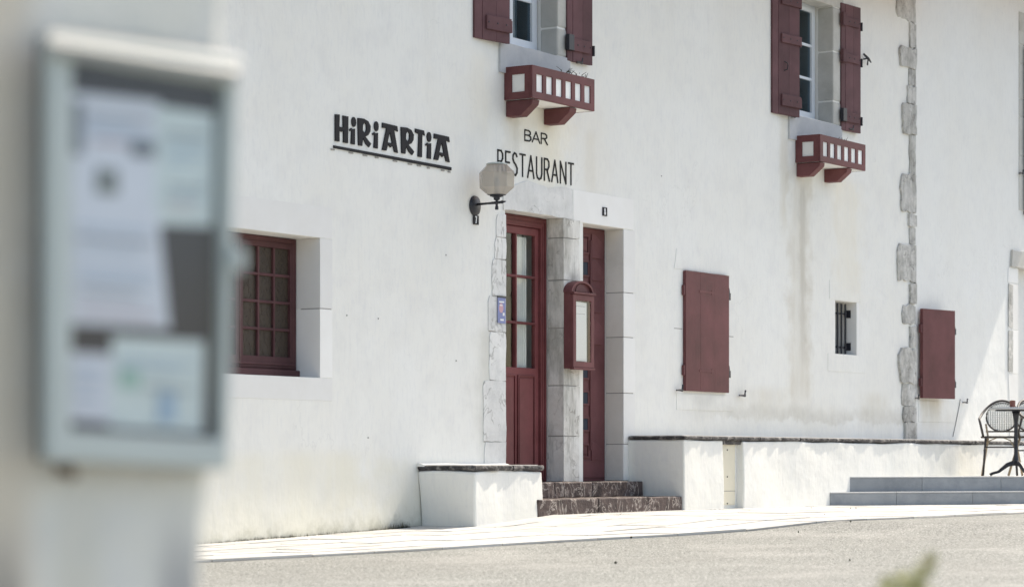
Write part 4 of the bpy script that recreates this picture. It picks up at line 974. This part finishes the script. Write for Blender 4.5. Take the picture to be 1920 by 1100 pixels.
# ================================================================== CAFE FURNITURE
def chair(px, d_off, rot, lab, n1=1.2):
    """bistro armchair, local: faces -y."""
    fr = F3; p = gpt2(px, d_off)
    f = Frame(p[0], p[1], rot)
    o = thing('bistro_chair', lab, 'chair', f, 0, 0, ZP, 'rattan bistro chairs on the terrace'); Z = ZP
    sh_ = .46
    # seat
    pts = [(.21 * cos(a) * (1.05 if sin(a) > 0 else 1), .03 + .20 * sin(a)) for a in [2 * pi * i / 24 for i in range(24)]]
    mb = MB(); k = 24; mb.add([(a, -b, Z + sh_ - .012) for a, b in pts] + [(a, -b, Z + sh_ + .012) for a, b in pts], [tuple(reversed(range(k))), tuple(range(k, 2 * k))] + [(i, (i + 1) % k, (i + 1) % k + k, i + k) for i in range(k)])
    mb.build('seat', M['weave'], o, .004)
    mb = MB(); mb.tube([(a * 1.03, .03 + (b - .03) * 1.03, Z + sh_) for a, b in pts + pts[:1]], .014, 6); mb.build('seat_ring', M['rattandark'], o, 0, True)
    for (x, y, tx, ty, nm, mt) in ((-.17, .17, -.20, .20, 'leg', 'rattandark'), (.17, .17, .20, .20, 'leg', 'rattandark'), (-.16, -.12, -.24, -.24, 'leg', 'rattan'), (.16, -.12, .24, -.24, 'leg', 'rattan')):
        MB().tube([(x, y, Z + sh_), (tx, ty, Z)], .014, 8).build(nm, M[mt], o, 0, True)
    for s_ in (-1, 1): MB().tube([(s_ * .19, .19, Z + .30), (s_ * .20, -.17, Z + .30)], .009, 6).build('stretcher', M['rattandark'], o)
    MB().tube([(-.19, .19, Z + .34), (.19, .19, Z + .34)], .009, 6).build('stretcher', M['rattandark'], o)
    for s_ in (-1, 1): MB().tube([(s_ * .185, .185, Z + .30), (s_ * .12, .19, Z + .42), (s_ * .04, .19, Z + .45)], .007, 6).build('brace', M['rattan'], o)
    # outer hoop: arms rising into the back
    H = []
    for i in range(25):
        a = pi * i / 24; H.append((-.25 * cos(a), .12 - .34 * sin(a) ** .8, Z + .68 + .22 * sin(a) ** 1.5))
    MB().tube([(-.20, .14, Z + sh_)] + H + [(.20, .14, Z + sh_)], .015, 8).build('back_hoop', M['rattandark'], o, 0, True)
    el = [(.185 * cos(a), -.185 - .03 * sin(a), Z + .70 + .17 * sin(a)) for a in [2 * pi * i / 28 for i in range(29)]]
    MB().tube(el, .011, 6).build('back_ring', M['rattandark'], o, 0, True)
    mb = MB()
    for i in range(-6, 7):
        x = i * .027; hh = .17 * sqrt(max(0, 1 - (x / .185) ** 2)); mb.box(x - .009, x + .009, -.19, -.184, Z + .70 - hh, Z + .70 + hh)
    for i in range(-5, 6):
        z = i * .028; hh = .185 * sqrt(max(0, 1 - (z / .17) ** 2)); mb.box(-hh, hh, -.1835, -.18, Z + .70 + z - .003, Z + .70 + z + .003)
    w = mb.build('back_weave', M['weave'], o); w['kind'] = 'stuff'
    MB().tube([(-.19, -.15, Z + .53), (0, -.19, Z + .53), (.19, -.15, Z + .53)], .010, 6).build('back_rail', M['rattandark'], o)
    for s_ in (-1, 1): MB().tube([(s_ * .16, -.12, Z + sh_), (s_ * .19, -.17, Z + .62)], .012, 6).build('back_post', M['rattan'], o)
    return o
def gpt2(px, d): return ((px - 960) / FPX * d, d)
DT = 30.6
chair(1877, 30.9, -14, 'rattan bistro chair left of the small round table')
chair(1945, 30.7, 28, 'rattan bistro chair cut off by the right edge of the picture, right of the table')
tp = gpt2(1905, 30.2); ft = Frame(tp[0], tp[1], 10)
tab = thing('cafe_table', 'small round cafe table with black iron pedestal on the terrace', 'table', ft, 0, 0, ZP)
Z = ZP
MB().lathe([(.31, Z + .775), (.315, Z + .785), (.31, Z + .80)], (0, 0), 40).build('table_top', M['marbletop'], tab, 0)
MB().lathe([(.24, Z + .760), (.24, Z + .774)], (0, 0), 24).build('top_plate', M['black'], tab)
MB().lathe([(.05, Z + .12), (.035, Z + .18), (.024, Z + .25), (.022, Z + .62), (.035, Z + .70), (.05, Z + .76)], (0, 0), 14).build('pedestal', M['black'], tab, 0, True)
for i in range(3):
    a = radians(200 + i * 120); c_, s_ = cos(a), sin(a)
    MB().tube([(0, 0, Z + .16), (.10 * c_, .10 * s_, Z + .13), (.20 * c_, .20 * s_, Z + .05), (.27 * c_, .27 * s_, Z + .03), (.30 * c_, .30 * s_, Z + .012)], [.034, .026, .018, .016, .020], 8).build('foot', M['black'], tab, 0, True)
pp = Frame(*gpt2(1898.5, 30.15), 10)
pot = thing('menu_holder', 'small dark red pot standing on the cafe table', 'pot', pp, 0, 0, Z + .801)
MB().lathe([(.028, Z + .801), (.033, Z + .81), (.034, Z + .875), (.036, Z + .88)], (0, 0), 12).build('pot_body', M['redpot'], pot)
MB().lathe([(.030, Z + .8805), (.012, Z + .885)], (0, 0), 12).build('pot_lid', M['rust'], pot)

# ================================================================== NEAR WALL AND NOTICE BOARD (left foreground, out of focus)
nw = thing('notice_wall', 'blurred rough white wall end carrying the notice board, left foreground', 'wall', FB, -.5, -.2, 0)
def WB(px, py, n=0): return FB.w(px, py, n)
e0 = WB(432, 0); e1 = WB(402, 880); e2 = WB(392, 960); e3 = WB(388, 1100)
zt_ = 2.5; du_ = (e0[0] - e1[0]) / (e0[1] - e1[1]); 
pts = [(-1.6, -.2), (e3[0] - .01, -.2), (e3[0], e3[1]), (e2[0], e2[1]), e1, e0, (e0[0] + du_ * (zt_ - e0[1]), zt_), (-1.6, zt_)]
MB().prism([pts], -.38, 0).build('wall_body', M['nearplaster'], nw, .02, False, (.02, 2.2), .12)
board = thing('notice_board', 'blurred glazed notice board in a pale metal frame full of papers, left foreground', 'notice board', FB, -.35, .03, WB(250, 860)[1])
def quad(c, n, f=WB): return [f(x, y, n) for x, y in c]
NB = .042
outer = [(86, 862), (421, 880), (441, 112), (88, 68)]; inner = [(127, 806), (408, 824), (418, 162), (130, 112)]
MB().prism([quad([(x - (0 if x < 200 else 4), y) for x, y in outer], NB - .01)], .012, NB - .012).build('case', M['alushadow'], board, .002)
MB().prism([quad(outer, NB), quad(inner, NB)], NB - .011, NB + .008).build('frame', M['aluminium'], board, .003)
MB().prism([quad(inner, NB - .011)], NB - .0115, NB - .0105).build('backing', M['boardback'], board)
K = [0]
def sheet_(c, mat, name='paper'):
    K[0] += 1; n = NB - .0100 + K[0] * .0003
    o = MB().prism([quad(c, n)], n, n + .0002).build(name, M[mat], board); return o
sheet_([(131, 385), (300, 400), (300, 190), (131, 172)], 'lavender')  # paper tops kept low so the dark backing stands for hood shade
sheet_([(288, 420), (398, 425), (402, 214), (292, 198)], 'palepaper')
sheet_([(126, 606), (318, 616), (296, 392), (130, 376)], 'lavender')
sheet_([(205, 800), (380, 812), (384, 640), (210, 630)], 'palepaper')
sheet_([(128, 786), (206, 792), (208, 664), (129, 660)], 'lavender')
sheet_([(134, 290), (156, 292), (156, 192), (134, 190)], 'greyink', 'photo')
sheet_([(244, 292), (292, 296), (292, 266), (246, 262)], 'greyink', 'photo')
sheet_([(180, 362), (222, 366), (222, 318), (182, 314)], 'olive', 'photo')
sheet_([(224, 725), (262, 728), (262, 695), (226, 692)], 'greenink', 'photo')
sheet_([(294, 790), (330, 792), (332, 735), (298, 732)], 'blueink', 'photo')
for i, (xa, xb, y0_) in enumerate([(160, 285, 210), (165, 250, 226), (160, 285, 242), (175, 240, 258), (310, 385, 232), (310, 380, 250), (312, 385, 268), (312, 360, 286), (312, 384, 330), (312, 380, 348), (312, 370, 366),
        (145, 280, 420), (145, 290, 440), (145, 270, 460), (150, 290, 500), (150, 285, 520), (150, 260, 540), (150, 290, 575), (225, 365, 662), (225, 340, 676), (270, 360, 710), (140, 195, 690), (140, 195, 710), (140, 190, 740)]):
    k_ = (xa - 130) * .09; sheet_([(xa, y0_ + k_ + 4), (xb, y0_ + k_ + 4 + (xb - xa) * .09), (xb, y0_ + k_ + (xb - xa) * .09), (xa, y0_ + k_)], 'greyink' if i % 4 == 0 else 'pinkink' if i % 7 == 3 else 'blueink', 'text_line')
MB().prism([quad(inner, NB + .0075)], NB + .0065, NB + .0073).build('glass_pane', m_glass('board_glass', (.95, .97, .97)), board)
# sloping rain hood
hq = [WB(88, 56, .01), WB(450, 104, .01), WB(446, 136, .065), WB(90, 78, .065)]
vs = [(hq[0][0], -.012, hq[0][1]), (hq[1][0], -.012, hq[1][1]), (hq[2][0], -.065, hq[2][1]), (hq[3][0], -.065, hq[3][1])]
vs += [(a, b, c_ - .012) for a, b, c_ in vs]
MB().add(vs, [(0, 1, 2, 3), (4, 7, 6, 5), (0, 4, 5, 1), (1, 5, 6, 2), (2, 6, 7, 3), (3, 7, 4, 0)]).build('rain_hood', M['hood'], board, .002)
uu, zz = WB(131, 882, .02); MB().tube([(uu, 0, zz), (uu, .02, zz), (uu, .025, zz - .008)], .007, 8).build('fixing_bolt', M['rust'], board)
uu, zz = WB(432, 487, NB); MB().disc((uu, zz), .009, .016, NB + .009, NB + .02, 12).build('lock', M['aluminium'], board)

# ================================================================== NEAR PLANT (right foreground)
def nearplant():
    d = 4.3; c = gpt2(1692, d); f = Frame(c[0], c[1], 0); zb = zworld(c[0], c[1])
    o = thing('blurred_plant', 'blurred yellow-green weed with one reddish seed stem, right foreground', 'plant', f, 0, 0, zb)
    rd = random.Random(5); m = FPX / d
    P = lambda px, py, y=0: ((px - 1692) / m, y, EYE - (py - HZ) / m)
    MB().tube([(.0, 0, zb), P(1706, 1130), P(1728, 1085), P(1742, 1055), P(1752, 1032)], [.005, .004, .006, .008, .003], 6).build('stem', M['redstem'], o)
    for i in range(9):
        x = rd.uniform(1650, 1735); MB().tube([(rd.uniform(-.02, .02), 0, zb), P(x * .5 + 846, 1160, rd.uniform(-.02, .02)), P(x, rd.uniform(1070, 1110), rd.uniform(-.03, .03))], [.004, .003, .002], 5).build('stem', M['leaf'], o)
    mb = MB()
    for i in range(420):
        x = rd.gauss(1690, 26); t_ = abs(x - 1690) / 60; y = rd.uniform(1070 + 25 * t_ * t_ + (10 if 1665 < x < 1700 else -4), 1240)
        if rd.random() < .12: q = rd.random(); x, y = 1712 + 34 * q + rd.gauss(0, 4), 1105 - 62 * q
        a = Vector(P(x, y, rd.uniform(-.05, .05))); a.y = -a.y; L = rd.uniform(.010, .026)
        dd = Vector((rd.uniform(-1, 1), rd.uniform(-1, 1), rd.uniform(-.2, 1.2))).normalized() * L; sd = dd.cross(Vector((rd.random(), rd.random(), rd.random()))).normalized() * L * .22
        mb.add([a, a + dd * .5 + sd, a + dd, a + dd * .5 - sd], [(0, 1, 2, 3)])
    l = mb.build('foliage', M['leaf'], o); l['kind'] = 'stuff'
nearplant()

# ================================================================== SMALL GROUND DETAIL
mb = MB(); rd = random.Random(2)
def clump(u, n, r, h):
    p = F1.p(u, n); z = zworld(p.x, p.y) + .012
    for i in range(10):
        a = rd.uniform(0, 6.28); c = Vector((u + rd.gauss(0, r), -(n + abs(rd.gauss(0, r * .3))), z)); hh = rd.uniform(.3, 1) * h
        mb.add([c + Vector((-.006, 0, -.01)), c + Vector((.006, .003, -.01)), c + Vector((rd.uniform(-.02, .02), rd.uniform(-.02, .02), hh))], [(0, 1, 2)])
for i in range(150): clump(rd.uniform(-5.2, -1.95), .01, .05, rd.choice([.012, .02, .035]))
for i in range(26): clump(rd.uniform(-.6, 2.6), rd.choice([.64, .66, .7, .9, 1.2]), .07, .022)
for i in range(20): clump(rd.uniform(1.8, 5.0), .64, .05, .015)
for i in range(10): clump(rd.uniform(-2.4, -1.9), .03, .06, .07)
o = mb.build('weeds', M['moss'], None); o.location = F1.p(0, 0); o.rotation_euler = (0, 0, F1.a)
o['kind'] = 'stuff'; o['label'] = 'dark moss and tiny weeds along the foot of the white walls'; o['category'] = 'weeds'
mb = MB()
for i in range(26):
    u = rd.uniform(-6, 9); n = rd.uniform(.7, 7); p = F1.p(u, n); z = zworld(p.x, p.y) + .02; r = rd.uniform(.003, .009)
    mb.lathe([(r, z - .012), (r * 1.1, z), (r * .5, z + r * .6)], (u, n), 5, rd.random())
o = mb.build('debris', M['moss'], None); o.location = F1.p(0, 0); o.rotation_euler = (0, 0, F1.a)
o['kind'] = 'stuff'; o['label'] = 'scattered dark crumbs of gravel and leaf on the pavement and asphalt'; o['category'] = 'debris'
